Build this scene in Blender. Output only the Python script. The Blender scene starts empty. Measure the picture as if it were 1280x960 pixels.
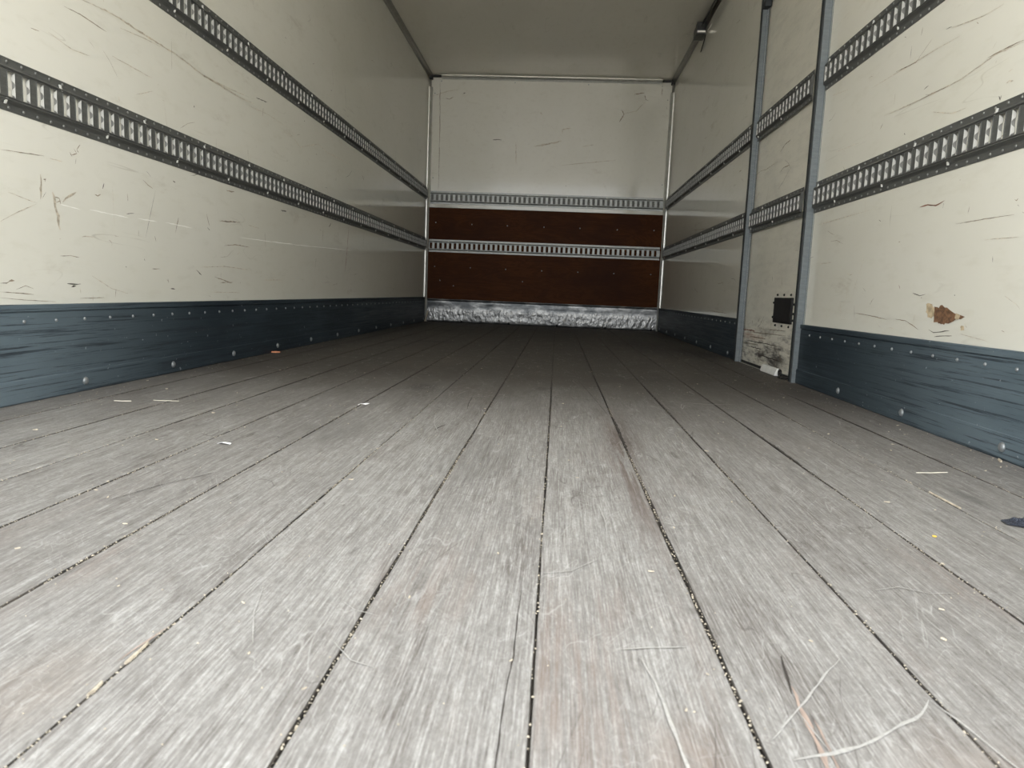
import bpy, bmesh, math, random
from mathutils import Matrix, Vector

C = bpy.context.scene.collection
SC = bpy.context.scene
random.seed(7)

# ------------------------------------------------------------------ camera
CAM_F = 888.46          # focal length in pixels of the 1280 px wide frame
PITCH, YAW, ROLL = -0.1281996, -0.0582344, 0.0408149
CAM_LOC = Vector((0.16667, 0.0, 0.33853))
fw = Vector((math.sin(YAW) * math.cos(PITCH), math.cos(YAW) * math.cos(PITCH), math.sin(PITCH)))
r0 = Vector((math.cos(YAW), -math.sin(YAW), 0))
u0 = r0.cross(fw)
rt = math.cos(ROLL) * r0 + math.sin(ROLL) * u0
up = -math.sin(ROLL) * r0 + math.cos(ROLL) * u0
cam_data = bpy.data.cameras.new('camera')
cam = bpy.data.objects.new('camera', cam_data)
C.objects.link(cam)
cam.matrix_world = Matrix(((rt.x, up.x, -fw.x, CAM_LOC.x), (rt.y, up.y, -fw.y, CAM_LOC.y),
                           (rt.z, up.z, -fw.z, CAM_LOC.z), (0, 0, 0, 1)))
cam_data.sensor_width = 9.8
cam_data.lens = 9.8 * CAM_F / 1280
cam_data.clip_start = 0.02
cam_data.dof.use_dof = True
cam_data.dof.focus_distance = 2.4
cam_data.dof.aperture_fstop = 3.2
SC.camera = cam

# ------------------------------------------------------------------ light
HW, DEPTH, HT, Y0 = 1.22, 7.432, 2.473, 0.22      # half width, depth, height, rear opening
world = bpy.data.worlds.new('overcast_sky')
SC.world = world
world.use_nodes = True
wn = world.node_tree.nodes['Background']
wn.inputs['Color'].default_value = (0.97, 1.0, 1.02, 1)
wn.inputs['Strength'].default_value = 5.7
sun = bpy.data.lights.new('sun', 'SUN')             # stands beyond the cab: lights the yard, not the inside of the box
sun.energy = 15
sun.angle = .02
sun.color = (1, .97, .92)
so = bpy.data.objects.new('sun', sun)
C.objects.link(so)
so.rotation_euler = (math.radians(-32), 0, math.radians(12))
pl = bpy.data.lights.new('sky_portal', 'AREA')    # only guides the sampling of the sky through the open rear
pl.shape = 'RECTANGLE'
pl.size, pl.size_y = 2 * HW, HT
pl.cycles.is_portal = True
po = bpy.data.objects.new('sky_portal', pl)
C.objects.link(po)
po.location = (0, Y0 - 0.01, HT / 2)
po.rotation_euler = (math.radians(90), 0, 0)
SC.view_settings.view_transform = 'Standard'
SC.view_settings.look = 'None'
SC.view_settings.gamma = 1.0
SC.view_settings.use_curve_mapping = False
SC.view_settings.exposure = 0.0
SC.cycles.max_bounces = 12
SC.cycles.diffuse_bounces = 8
SC.cycles.glossy_bounces = 6

# ------------------------------------------------------------------ helpers
def lin(r, g, b):
    f = lambda c: (c / 255 / 12.92) if c <= 10.31 else ((c / 255 + 0.055) / 1.055) ** 2.4
    return (f(r), f(g), f(b), 1)


class N:
    """small node-tree builder"""
    def __init__(self, name):
        self.m = bpy.data.materials.new(name)
        self.m.use_nodes = True
        self.t = self.m.node_tree
        self.t.nodes.clear()
        self.out = self.t.nodes.new('ShaderNodeOutputMaterial')
        self.b = self.t.nodes.new('ShaderNodeBsdfPrincipled')
        self.t.links.new(self.b.outputs[0], self.out.inputs[0])
        self.pos = self.t.nodes.new('ShaderNodeNewGeometry').outputs['Position']

    def put(self, sock, v):
        if isinstance(v, bpy.types.NodeSocket):
            self.t.links.new(v, sock)
        else:
            sock.default_value = v

    def set(self, **k):
        for a, v in k.items():
            self.put(self.b.inputs[a.replace('_', ' ')], v)
        return self

    def math(self, op, a, b=0.0, c=0.0, clamp=False):
        n = self.t.nodes.new('ShaderNodeMath')
        n.operation = op
        n.use_clamp = clamp
        for i, v in enumerate((a, b, c)):
            self.put(n.inputs[i], v)
        return n.outputs[0]

    def vmath(self, op, a, b=(0, 0, 0)):
        n = self.t.nodes.new('ShaderNodeVectorMath')
        n.operation = op
        self.put(n.inputs[0], a)
        self.put(n.inputs[1], b)
        return n.outputs['Value'] if op in ('LENGTH', 'DOT_PRODUCT') else n.outputs['Vector']

    def noise(self, scale=(1, 1, 1), rot=0.0, detail=4, rough=0.6, offset=None, dist=0.0):
        mp = self.t.nodes.new('ShaderNodeMapping')
        src = self.pos
        if offset is not None:
            src = self.vmath('ADD', src, offset)
        if rot:
            r = self.t.nodes.new('ShaderNodeVectorRotate')
            r.rotation_type = 'Z_AXIS'
            self.put(r.inputs['Vector'], src)
            r.inputs['Angle'].default_value = rot
            src = r.outputs[0]
        self.put(mp.inputs['Vector'], src)
        mp.inputs['Scale'].default_value = scale
        n = self.t.nodes.new('ShaderNodeTexNoise')
        n.inputs['Scale'].default_value = 1
        n.inputs['Detail'].default_value = detail
        n.inputs['Roughness'].default_value = rough
        n.inputs['Distortion'].default_value = dist
        self.t.links.new(mp.outputs[0], n.inputs['Vector'])
        return n.outputs['Fac']

    def ramp(self, v, lo, hi, a=0.0, b=1.0):
        n = self.t.nodes.new('ShaderNodeMapRange')
        n.interpolation_type = 'SMOOTHSTEP'
        for i, x in enumerate((v, lo, hi, a, b)):
            self.put(n.inputs[i], x)
        return n.outputs[0]

    def mix(self, f, a, b):
        n = self.t.nodes.new('ShaderNodeMix')
        n.data_type = 'RGBA'
        self.put(n.inputs['Factor'], f)
        self.put(n.inputs[6], a)
        self.put(n.inputs[7], b)
        return n.outputs[2]

    def bump(self, h, strength=0.2, dist=0.002):
        n = self.t.nodes.new('ShaderNodeBump')
        n.inputs['Strength'].default_value = strength
        n.inputs['Distance'].default_value = dist
        self.put(n.inputs['Height'], h)
        self.t.links.new(n.outputs[0], self.b.inputs['Normal'])
        return self

    def blob(self, c, r, soft=1.0):
        """1 inside an ellipsoid of radii r around c, ragged fall-off outside"""
        d = self.vmath('LENGTH', self.vmath('DIVIDE', self.vmath('SUBTRACT', self.pos, c), r))
        return self.ramp(d, 1.0, max(0.02, 1 - soft), 0.0, 1.0)


def rgb(r, g, b):
    return (r, g, b, 1)


# ------------------------------------------------------------------ materials
def mat_wall(name, base, seed, r0=.06, r1=.12, bmp=.05, spec=.38):
    n = N(name)
    o = (seed * 3.1, seed * 1.7, seed * 2.3)
    blot = n.noise((0.9, 0.7, 1.1), detail=4, offset=o)
    fine = n.noise((25, 9, 30), detail=5, offset=o)
    dirt = n.noise((3.0, 2.0, 7.0), detail=7, rough=.72, offset=o)
    col = n.mix(n.ramp(blot, .3, .7), rgb(base[0] * .93, base[1] * .93, base[2] * .91), rgb(*base))
    col = n.mix(n.math('MULTIPLY', n.ramp(fine, .5, .75), .26), col, rgb(base[0] * .8, base[1] * .78, base[2] * .72))
    col = n.mix(n.math('MULTIPLY', n.ramp(dirt, .58, .75), .4), col, rgb(.36, .31, .23))
    # hair-line scratches, mostly running along the load
    for i, (sc, w, k) in enumerate((((5, .5, 9), .005, .28), ((4, .9, 6.2), .004, .2), ((6, 1.2, 4.0), .003, .12))):
        a = n.noise(sc, detail=2, offset=(o[0] + i * 9, o[1] + 4 * i, o[2]), dist=.1)
        l = n.ramp(n.math('ABSOLUTE', n.math('SUBTRACT', a, .5)), w, 0)
        m = n.ramp(n.noise((3, 2.2, 5), detail=3, offset=(o[0] + i * 5 + 2, 7, o[2])), .56, .68)
        col = n.mix(n.math('MULTIPLY', n.math('MULTIPLY', l, m), k), col, rgb(.22, .18, .13))
    n.set(Base_Color=col, Roughness=n.ramp(fine, .3, .8, r0, r1), Specular_IOR_Level=spec)
    n.bump(n.noise((2.5, 2.0, 2.5), detail=2, offset=o), bmp, .01)
    return n.m


M = {}
CREAM = (.69, .675, .605)
M['wall_left'] = mat_wall('cream_panel_left', CREAM, 1)
M['wall_right'] = mat_wall('cream_panel_right', CREAM, 2)
M['wall_back'] = mat_wall('cream_panel_back', (.66, .645, .575), 3)
M['ceiling'] = mat_wall('cream_ceiling', (.67, .64, .56), 4, .01, .03, .008, .85)


def mat_door():
    n = N('cream_door_panel')
    dirt = n.noise((9, 5, 22), detail=7, rough=.75)
    str_ = n.noise((6, 5, 60), detail=5, rough=.7)
    z = n.t.nodes.new('ShaderNodeSeparateXYZ')
    n.t.links.new(n.pos, z.inputs[0])
    low = n.ramp(z.outputs['Z'], .27, .08)
    base = n.mix(n.ramp(n.noise((2, 2, 2)), .3, .7), rgb(.62, .6, .52), rgb(.7, .67, .585))
    c = n.mix(n.math('MULTIPLY', n.ramp(dirt, .43, .66), n.math('MULTIPLY_ADD', low, .95, .15)), base, rgb(.10, .09, .08))
    c = n.mix(n.math('MULTIPLY', n.ramp(str_, .55, .7), n.math('MULTIPLY', low, .6)), c, rgb(.16, .13, .11))
    c = n.mix(n.math('MULTIPLY', n.blob((1.24, 3.95, .155), (.2, .35, .022), .9), n.ramp(str_, .4, .6, .2, .8)), c, rgb(.36, .16, .1))
    c = n.mix(n.math('MULTIPLY', n.blob((1.24, 3.5, .065), (.2, .35, .05), .9), n.ramp(dirt, .35, .6, .2, .8)), c, rgb(.07, .065, .06))
    n.set(Base_Color=c, Roughness=.35)
    return n.m


M['door'] = mat_door()


def plain(name, c, rough=.5, metal=0.0, var=0.15, sc=(20, 20, 20), **k):
    n = N(name)
    a = n.noise(sc, detail=5)
    n.set(Base_Color=n.mix(n.ramp(a, .3, .7), rgb(*[x * (1 - var) for x in c]), rgb(*[min(1, x * (1 + var)) for x in c])),
          Roughness=rough, Metallic=metal, **k)
    return n.m


M['scuff_d'] = plain('scuff_black', (.06, .05, .04), .5)
M['scuff_b'] = plain('scuff_brown', (.22, .175, .125), .5, var=.5, sc=(60, 60, 60))
M['scuff_t'] = plain('scuff_tan', (.46, .41, .325), .45, var=.3, sc=(80, 80, 80))
M['scuff_w'] = plain('scuff_white', (.80, .79, .74), .3, var=.03)
M['scuff_r'] = plain('scuff_red', (.20, .09, .055), .5, var=.3)
M['bare_wood'] = plain('bare_plywood', (.16, .085, .045), .7, var=.45, sc=(25, 90, 120))
M['tan_wood'] = plain('torn_tan_paint', (.46, .37, .24), .7, var=.3, sc=(60, 60, 60))


def mat_track(name, c, rough, metal):
    n = N(name)
    s = n.noise((30, 4, 120), detail=5, rough=.7)
    g = n.noise((300, 60, 300), detail=3)
    col = n.mix(n.ramp(s, .3, .75), rgb(*[x * .72 for x in c]), rgb(*c))
    col = n.mix(n.math('MULTIPLY', n.ramp(g, .55, .75), .3), col, rgb(*[min(1, x * 1.6) for x in c]))
    n.set(Base_Color=col, Roughness=n.ramp(s, .3, .7, rough, rough + .15), Metallic=metal)
    n.bump(g, .15, .0004)
    return n.m


M['track_side'] = mat_track('dark_galvanised_track', (.135, .138, .13), .45, .4)
M['track_lip'] = plain('daylit_slot_lip', (.60, .60, .57), .4, .2, .05)  # paler than the track face: daylight on the lips put into the colour
M['track_back'] = mat_track('grey_galvanised_track', (.36, .37, .355), .42, .75)
M['rivet'] = plain('rivet_steel', (.26, .265, .255), .35, .7, .15)
M['bolt'] = plain('bolt_steel', (.26, .275, .28), .42, .5, .2)
M['slot_shade'] = plain('painted_slot_shade', (.12, .118, .108), .55, 0, .1)
M['gap_shade'] = plain('slot_gap_shade', (.24, .24, .23), .5, .2, .1)
M['tab'] = plain('bare_tab_metal', (.62, .62, .58), .4, .2, .1)
M['post'] = mat_track('galvanised_post', (.155, .175, .182), .45, .35)
M['post_dark'] = plain('post_joint_and_shade', (.018, .022, .024), .6)
M['alu'] = plain('aluminium_trim', (.62, .62, .58), .3, .7, .08)
M['cove'] = plain('ceiling_cove', (.15, .14, .115), .35, .3, .12)
M['black'] = plain('black_rubber', (.012, .012, .012), .6, 0, .2)
M['plate'] = plain('black_plate', (.014, .013, .013), .55, .2, .3)
M['strap'] = plain('black_webbing', (.010, .010, .009), .7, 0, .3, (200, 200, 200))
M['buckle'] = plain('dark_buckle', (.045, .045, .043), .4, .4, .2)
M['chrome'] = plain('bright_bar', (.85, .83, .78), .25, .3, .05)
M['underfloor'] = plain('dusty_seam_bottom', (.055, .047, .038), .9, 0, .8, (60, 25, 1))


def mat_base():
    n = N('blue_grey_kickboard')
    s = n.noise((30, 2.2, 130), detail=9, rough=.75)
    s2 = n.noise((20, .7, 26), detail=5, rough=.7, offset=(3, 1, 2))
    bl = n.noise((3, 1.5, 6), detail=5, offset=(1, 5, 2))
    sp = n.noise((60, 45, 60), detail=3, offset=(1, 9, 2))
    c = n.mix(n.ramp(bl, .3, .7), rgb(.019, .027, .034), rgb(.036, .049, .059))
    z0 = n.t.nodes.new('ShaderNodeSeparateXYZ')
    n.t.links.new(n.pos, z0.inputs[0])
    # blue grey gets paler towards the rear end, unevenly
    tint_mask = n.ramp(n.math('MULTIPLY_ADD', n.math('SUBTRACT', bl, .5), 1.2, z0.outputs['Y']), 2.75, 1.5)
    c = n.mix(tint_mask, c, n.mix(n.ramp(bl, .3, .7), rgb(.085, .113, .132), rgb(.15, .19, .215)))
    c = n.mix(n.math('MULTIPLY', n.ramp(s, .51, .62), .8), c, rgb(.022, .026, .032))
    c = n.mix(n.math('MULTIPLY', n.ramp(s2, .60, .68), .75), c, rgb(.026, .030, .036))
    c = n.mix(n.math('MULTIPLY', n.ramp(sp, .68, .76), .5), c, rgb(.36, .4, .42))
    n.set(Base_Color=c, Roughness=n.ramp(s, .3, .7, .4, .55), Specular_IOR_Level=.1)
    n.bump(n.math('SUBTRACT', bl, n.math('MULTIPLY', s, .5)), .25, .003)
    return n.m


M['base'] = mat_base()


def mat_kick():
    n = N('dented_galvanised_sheet')
    z = n.t.nodes.new('ShaderNodeSeparateXYZ')
    n.t.links.new(n.pos, z.inputs[0])
    band = n.math('MULTIPLY', n.ramp(z.outputs['Z'], .17, .11), n.ramp(z.outputs['Z'], -.02, .04, .5, 1))
    dent = n.noise((30, 10, 17), detail=3, rough=.55, dist=.3)
    fine = n.noise((90, 10, 60), detail=4)
    big = n.noise((5, 5, 8), detail=3)
    n.set(Base_Color=n.mix(n.ramp(n.math('MULTIPLY_ADD', band, .22, big), .4, .75), rgb(.055, .058, .06), rgb(.24, .24, .235)),
          Roughness=n.ramp(fine, .3, .7, .28, .42), Metallic=.9)
    h = n.math('ADD', n.math('MULTIPLY', dent, band), n.math('MULTIPLY', big, .5))
    n.bump(h, .55, .018)
    return n.m


M['kick'] = mat_kick()


def mat_ply():
    n = N('brown_film_plywood')
    w = n.noise((1.6, 5, 7), detail=5, dist=1.6)
    rings = n.math('SINE', n.math('MULTIPLY', w, 46))
    sp = n.noise((40, 40, 40), detail=3)
    c = n.mix(n.ramp(rings, -1, 1), rgb(.052, .0175, .0055), rgb(.068, .0235, .0075))
    c = n.mix(n.ramp(n.noise((2, 2, 3), detail=4), .35, .75), c, rgb(.036, .0135, .007))
    c = n.mix(n.math('MULTIPLY', n.ramp(sp, .72, .78), .5), c, rgb(.03, .015, .01))
    n.set(Base_Color=c, Roughness=.5, Specular_IOR_Level=.04)
    return n.m


M['ply'] = mat_ply()


def mat_floor():
    n = N('weathered_plank')
    isl = n.t.nodes.new('ShaderNodeNewGeometry').outputs['Random Per Island']
    comb = n.t.nodes.new('ShaderNodeCombineXYZ')
    n.put(comb.inputs[0], n.math('MULTIPLY', isl, 31))
    n.put(comb.inputs[1], n.math('MULTIPLY', isl, 57))
    off = comb.outputs[0]
    grain = n.noise((85, 3.0, 1), detail=8, rough=.7, offset=off, dist=.2)
    fine = n.noise((430, 13, 1), detail=7, rough=.72, offset=off, dist=.2)
    fuzz = n.noise((330, 110, 1), detail=5, rough=.8, dist=.4)
    blot = n.noise((5, 1.7, 1), detail=6, rough=.62, offset=off)
    spk = n.noise((170, 110, 1), detail=4, rough=.75)
    mid = n.noise((70, 38, 1), detail=7, rough=.78)
    tone = n.math('ADD', n.math('MULTIPLY', grain, .24), n.math('MULTIPLY', fine, .44))
    tone = n.math('ADD', tone, n.math('MULTIPLY', mid, .16))
    tone = n.math('ADD', tone, n.math('MULTIPLY', fuzz, .24))
    tone = n.math('ADD', tone, n.math('MULTIPLY', n.math('SUBTRACT', isl, .5), .05))
    dark, midc, pale = rgb(.080, .071, .064), rgb(.208, .199, .188), rgb(.425, .418, .402)
    c = n.mix(n.ramp(tone, .38, .56), dark, midc)
    c = n.mix(n.ramp(tone, .52, .71), c, pale)
    smear = n.noise((17, 3.2, 1), detail=7, rough=.75, offset=off, dist=.5)
    c = n.mix(n.math('MULTIPLY', n.math('MULTIPLY', n.ramp(smear, .5, .68), n.ramp(fine, .62, .42)), .62), c, rgb(.088, .074, .066))
    # boards turn darker inwards from the rear end, with a ragged edge
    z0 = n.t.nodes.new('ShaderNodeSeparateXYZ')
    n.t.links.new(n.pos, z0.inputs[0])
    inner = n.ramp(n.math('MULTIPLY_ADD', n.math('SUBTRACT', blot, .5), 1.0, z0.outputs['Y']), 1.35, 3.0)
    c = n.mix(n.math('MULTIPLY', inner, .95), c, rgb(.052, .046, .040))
    # brown wood showing through where the grey has worn off
    tint_mask = n.math('MULTIPLY', n.ramp(blot, .5, .72), n.ramp(grain, .38, .62))
    z = n.t.nodes.new('ShaderNodeSeparateXYZ')
    n.t.links.new(n.pos, z.inputs[0])
    sill = n.ramp(z.outputs['Y'], 1.3, .45, .22, .85)       # the sill end is scraped the most
    c = n.mix(n.math('MULTIPLY', tint_mask, sill), c, rgb(.165, .125, .105))
    # scraped brown lane and single marks
    lane = n.math('MULTIPLY', n.blob((.322, 1.45, 0), (.045, .95, 1), .9), n.ramp(grain, .42, .56))
    c = n.mix(n.math('MULTIPLY', lane, .8), c, rgb(.088, .063, .053))
    lane2 = n.math('MULTIPLY', n.blob((.36, 1.75, 0), (.05, .5, 1), .9), n.ramp(grain, .4, .56))
    c = n.mix(n.math('MULTIPLY', lane2, .65), c, rgb(.09, .075, .066))
    for bc, br, k, colr in (((-.289, 2.438, 0), (.075, .13, 1), .75, (.045, .042, .04)),
                            ((.126, 2.527, 0), (.03, .07, 1), .7, (.05, .045, .04)),
                            ((.937, 1.315, 0), (.02, .1, 1), .6, (.06, .057, .054)),
                            ((.80, 5.1, 0), (.3, .9, 1), .6, (.02, .019, .018)),
                            ((1.05, 4.6, 0), (.22, .6, 1), .75, (.015, .014, .013)),
                            ((.3, 6.6, 0), (.9, .9, 1), .35, (.05, .045, .04)),
                            ((-.6, 4.6, 0), (.18, .14, 1), .7, (.03, .028, .026)),
                            ((-.75, 5.9, 0), (.15, .3, 1), .7, (.03, .028, .026)),
                            ((.66, 3.0, 0), (.3, .12, 1), .5, (.05, .046, .042)),
                            ((-.35, 1.62, 0), (.12, .3, 1), .35, (.08, .076, .07)),
                            ((.02, 1.4, 0), (.12, .3, 1), .3, (.07, .066, .06)),
                            ((.50, .48, 0), (.10, .10, 1), .5, (.20, .165, .14)),
                            ((.28, .47, 0), (.05, .12, 1), .55, (.19, .15, .125)),
                            ((-.25, .52, 0), (.07, .12, 1), .45, (.21, .18, .155))):
        c = n.mix(n.math('MULTIPLY', n.math('MULTIPLY', n.blob(bc, br, .8), n.ramp(mid, .3, .6, .35, 1)), k), c, rgb(*colr))
    # criss-cross pale scratches
    for i, (sc, rot, wd, k) in enumerate((((9, 2.2, 1), .0, .006, .55), ((14, 3.5, 1), .35, .006, .5), ((16, 4, 1), -.5, .005, .45),
                                          ((13, 6, 1), 1.1, .004, .4), ((22, 9, 1), -.9, .006, .4))):
        a = n.noise(sc, rot=rot, detail=3, offset=(i * 7.3, i * 2.9, 0), dist=.8)
        l = n.ramp(n.math('ABSOLUTE', n.math('SUBTRACT', a, .5)), wd, 0)
        m = n.ramp(n.noise((7, 5, 1), detail=3, offset=(i * 3.3, 9, 0)), .45, .62)
        c = n.mix(n.math('MULTIPLY', n.math('MULTIPLY', l, m), k * .6), c, rgb(.46, .455, .44))
    for i, (sc, rot, wd, k) in enumerate((((10, 1.2, 1), .12, .004, .6), ((8, 2.0, 1), -.25, .0035, .5))):
        a = n.noise(sc, rot=rot, detail=2, offset=(4 + i * 7.3, 3 + i * 2.9, 0), dist=.6)
        l = n.ramp(n.math('ABSOLUTE', n.math('SUBTRACT', a, .5)), wd, 0)
        m = n.ramp(n.noise((4, 3, 1), detail=3, offset=(i * 3.3, 19, 0)), .5, .62)
        c = n.mix(n.math('MULTIPLY', n.math('MULTIPLY', l, m), k), c, rgb(.06, .05, .045))
    c = n.mix(n.math('MULTIPLY', n.ramp(spk, .66, .74), .4), c, rgb(.5, .48, .43))
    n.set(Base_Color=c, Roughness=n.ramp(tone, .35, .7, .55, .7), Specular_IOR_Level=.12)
    n.bump(n.math('ADD', tone, n.math('MULTIPLY', spk, .15)), .45, .0016)
    return n.m


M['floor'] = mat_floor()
M['floor_gouge'] = plain('raw_wood_gouge', (.28, .215, .18), .7, 0, .3, (150, 20, 10))
M['edge_dirt'] = plain('trodden_edge_dirt', (.048, .041, .035), .9, 0, .6, (90, 14, 1))
M['floor_crack'] = plain('crack_shadow_dirt', (.03, .024, .02), .9)
M['floor_scratch'] = plain('pale_scratch', (.33, .322, .305), .6, 0, .15, (200, 200, 50))
M['grit'] = plain('pale_grit', (.42, .37, .285), .8, 0, .45, (130, 130, 130))
M['chip'] = plain('pale_wood_chip', (.44, .385, .30), .7, 0, .3, (90, 90, 90))
M['straw'] = plain('straw', (.62, .58, .48), .6, 0, .1)
M['bark'] = plain('orange_bark', (.38, .15, .07), .7, 0, .3)
M['paper'] = plain('white_paper', (.85, .85, .86), .6, 0, .03)
nv = N('navy_cloth')
sp_ = nv.noise((700, 700, 700), detail=2)
nv.set(Base_Color=nv.mix(nv.ramp(sp_, .52, .66), rgb(.008, .010, .018), rgb(.10, .115, .15)), Roughness=.95)
nv.bump(sp_, .6, .002)
M['navy'] = nv.m
M['yellow'] = plain('yellow_plastic', (.75, .5, .08), .4, 0, .05)
M['white_block'] = plain('white_plastic', (.66, .66, .64), .5, 0, .05)
M['ground'] = plain('pale_concrete_yard', (.53, .50, .45), .9, 0, .12, (2, 2, 2))


# ------------------------------------------------------------------ mesh helpers
class MB:
    def __init__(self):
        self.v, self.f, self.mi, self.sm = [], [], [], []

    def add(self, vs, fs, mi=0, smooth=False):
        o = len(self.v)
        self.v += [tuple(p) for p in vs]
        self.f += [tuple(i + o for i in f) for f in fs]
        self.mi += [mi] * len(fs)
        self.sm += [smooth] * len(fs)

    def box(self, a, b, mi=0, bev=0.0):
        (x0, y0, z0), (x1, y1, z1) = [tuple(min(p, q) for p, q in zip(a, b)), tuple(max(p, q) for p, q in zip(a, b))]
        if bev <= 0:
            vs = [(x, y, z) for x in (x0, x1) for y in (y0, y1) for z in (z0, z1)]
            fs = [(0, 1, 3, 2), (4, 6, 7, 5), (0, 4, 5, 1), (2, 3, 7, 6), (0, 2, 6, 4), (1, 5, 7, 3)]
            self.add(vs, fs, mi)
            return
        bm = bmesh.new()
        r = bmesh.ops.create_cube(bm, size=1)
        for v in r['verts']:
            v.co = Vector(((x0 + x1) / 2 + v.co.x * (x1 - x0), (y0 + y1) / 2 + v.co.y * (y1 - y0), (z0 + z1) / 2 + v.co.z * (z1 - z0)))
        bmesh.ops.bevel(bm, geom=bm.edges[:], offset=bev, segments=2, affect='EDGES', profile=.6)
        self.take(bm, mi)

    def take(self, bm, mi=0, smooth=False):
        bm.verts.ensure_lookup_table()
        bm.verts.index_update()
        self.add([v.co.copy() for v in bm.verts], [[v.index for v in f.verts] for f in bm.faces], mi, smooth)
        bm.free()

    def build(self, name, mats, parent=None, recalc=True):
        me = bpy.data.meshes.new(name)
        me.from_pydata(self.v, [], self.f)
        mats = mats if isinstance(mats, (list, tuple)) else [mats]
        for m in mats:
            me.materials.append(m)
        me.polygons.foreach_set('material_index', self.mi)
        me.polygons.foreach_set('use_smooth', self.sm)
        if recalc:
            bm = bmesh.new()
            bm.from_mesh(me)
            bmesh.ops.recalc_face_normals(bm, faces=bm.faces[:])
            bm.to_mesh(me)
            bm.free()
        me.update()
        o = bpy.data.objects.new(name, me)
        C.objects.link(o)
        if parent is not None:
            o.parent = parent
        return o


def tag(o, label=None, cat=None, group=None, kind=None):
    if label:
        o['label'] = label
    if cat:
        o['category'] = cat
    if group:
        o['group'] = group
    if kind:
        o['kind'] = kind
    return o


def empty(name, loc=(0, 0, 0)):
    e = bpy.data.objects.new(name, None)
    e.empty_display_size = .05
    e.location = loc
    C.objects.link(e)
    return e


def inst(src, name, parent, mat4):
    o = src.copy()
    o.name = name
    C.objects.link(o)
    o.parent = parent
    o.matrix_local = mat4
    return o


# wall frames: (u along, v up, w off the wall) -> world
FL = lambda u, v, w: (-HW + w, u, v)
FR = lambda u, v, w: (HW - w, u, v)
FB = lambda u, v, w: (u, DEPTH - w, v)
FC = lambda u, v, w: (u, v, HT - w)
FF = lambda u, v, w: (u, v, w)
def frame_matrix(F, u, v, w):
    """columns: u, v, w axes"""
    o = Vector(F(u, v, w))
    a = [Vector(F(u + 1, v, w)) - o, Vector(F(u, v + 1, w)) - o, Vector(F(u, v, w + 1)) - o]
    return Matrix(((a[0].x, a[1].x, a[2].x, o.x), (a[0].y, a[1].y, a[2].y, o.y), (a[0].z, a[1].z, a[2].z, o.z), (0, 0, 0, 1)))


def ribbon(mb, F, pts, width, mi, rnd, w=.0004, taper=True):
    """a scratch: thin ragged strip lying on a surface"""
    P = [Vector(p) for p in pts]
    Q = []
    for a, b in zip(P[:-1], P[1:]):
        L = (b - a).length
        k = max(2, min(14, int(L / .012)))
        for i in range(k):
            Q.append(a.lerp(b, i / k))
    Q.append(P[-1])
    n = len(Q)
    vs, fs = [], []
    for i, q in enumerate(Q):
        t = (Q[min(i + 1, n - 1)] - Q[max(i - 1, 0)])
        t = t.normalized() if t.length > 1e-9 else Vector((1, 0))
        nn = Vector((-t.y, t.x))
        s = i / max(1, n - 1)
        hw = width * .5 * (rnd.uniform(.45, 1.25)) * (min(1, .25 + 4 * min(s, 1 - s)) if taper else 1)
        j = nn * rnd.uniform(-.25, .25) * width
        for sgn in (-1, 1):
            p = q + j + nn * sgn * hw
            vs.append(F(p.x, p.y, w))
    for i in range(n - 1):
        fs.append((2 * i, 2 * i + 1, 2 * i + 3, 2 * i + 2))
    mb.add(vs, fs, mi)


def patch(mb, F, pts, mi, rnd, w=.0005, rag=.003):
    P = [Vector(p) for p in pts]
    Q = []
    for a, b in zip(P, P[1:] + P[:1]):
        for i in range(4):
            q = a.lerp(b, i / 4)
            Q.append(q + Vector((rnd.uniform(-rag, rag), rnd.uniform(-rag, rag))))
    c = sum(Q, Vector((0, 0))) / len(Q)
    vs = [F(q.x, q.y, w) for q in Q] + [F(c.x, c.y, w)]
    n = len(Q)
    mb.add(vs, [(i, (i + 1) % n, n) for i in range(n)], mi)


SK = {'d': 1, 'b': 2, 't': 3, 'w': 4, 'r': 5}
def scuffs(mb, F, data, seed, extra=0, ur=(1, 7), vr=(.3, 2.3)):
    rnd = random.Random(seed)
    for i, (k, wd, pts) in enumerate(data):
        ribbon(mb, F, pts, wd, SK[k], rnd, .0004 + .00002 * (i % 9))
    for i in range(extra):
        u, v = rnd.uniform(*ur), rnd.uniform(*vr)
        L = rnd.choice((.006, .01, .02, .03, .05, .12)) * rnd.uniform(.6, 1.5)
        a = rnd.gauss(0, .35) if rnd.random() < .65 else rnd.gauss(1.57, .2)
        pts = [(u, v), (u + L * .5 * math.cos(a), v + L * .5 * math.sin(a) + rnd.uniform(-.1, .1) * L), (u + L * math.cos(a), v + L * math.sin(a))]
        ribbon(mb, F, pts, rnd.uniform(.0008, .0026), rnd.choice((1, 2, 2, 3, 3, 3)), rnd, .0004)
SCUFF_MATS = ['scuff_d', 'scuff_b', 'scuff_t', 'scuff_w', 'scuff_r', 'bare_wood', 'tan_wood']
def wall_mats(k):
    return [M[k]] + [M[x] for x in SCUFF_MATS]

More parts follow.
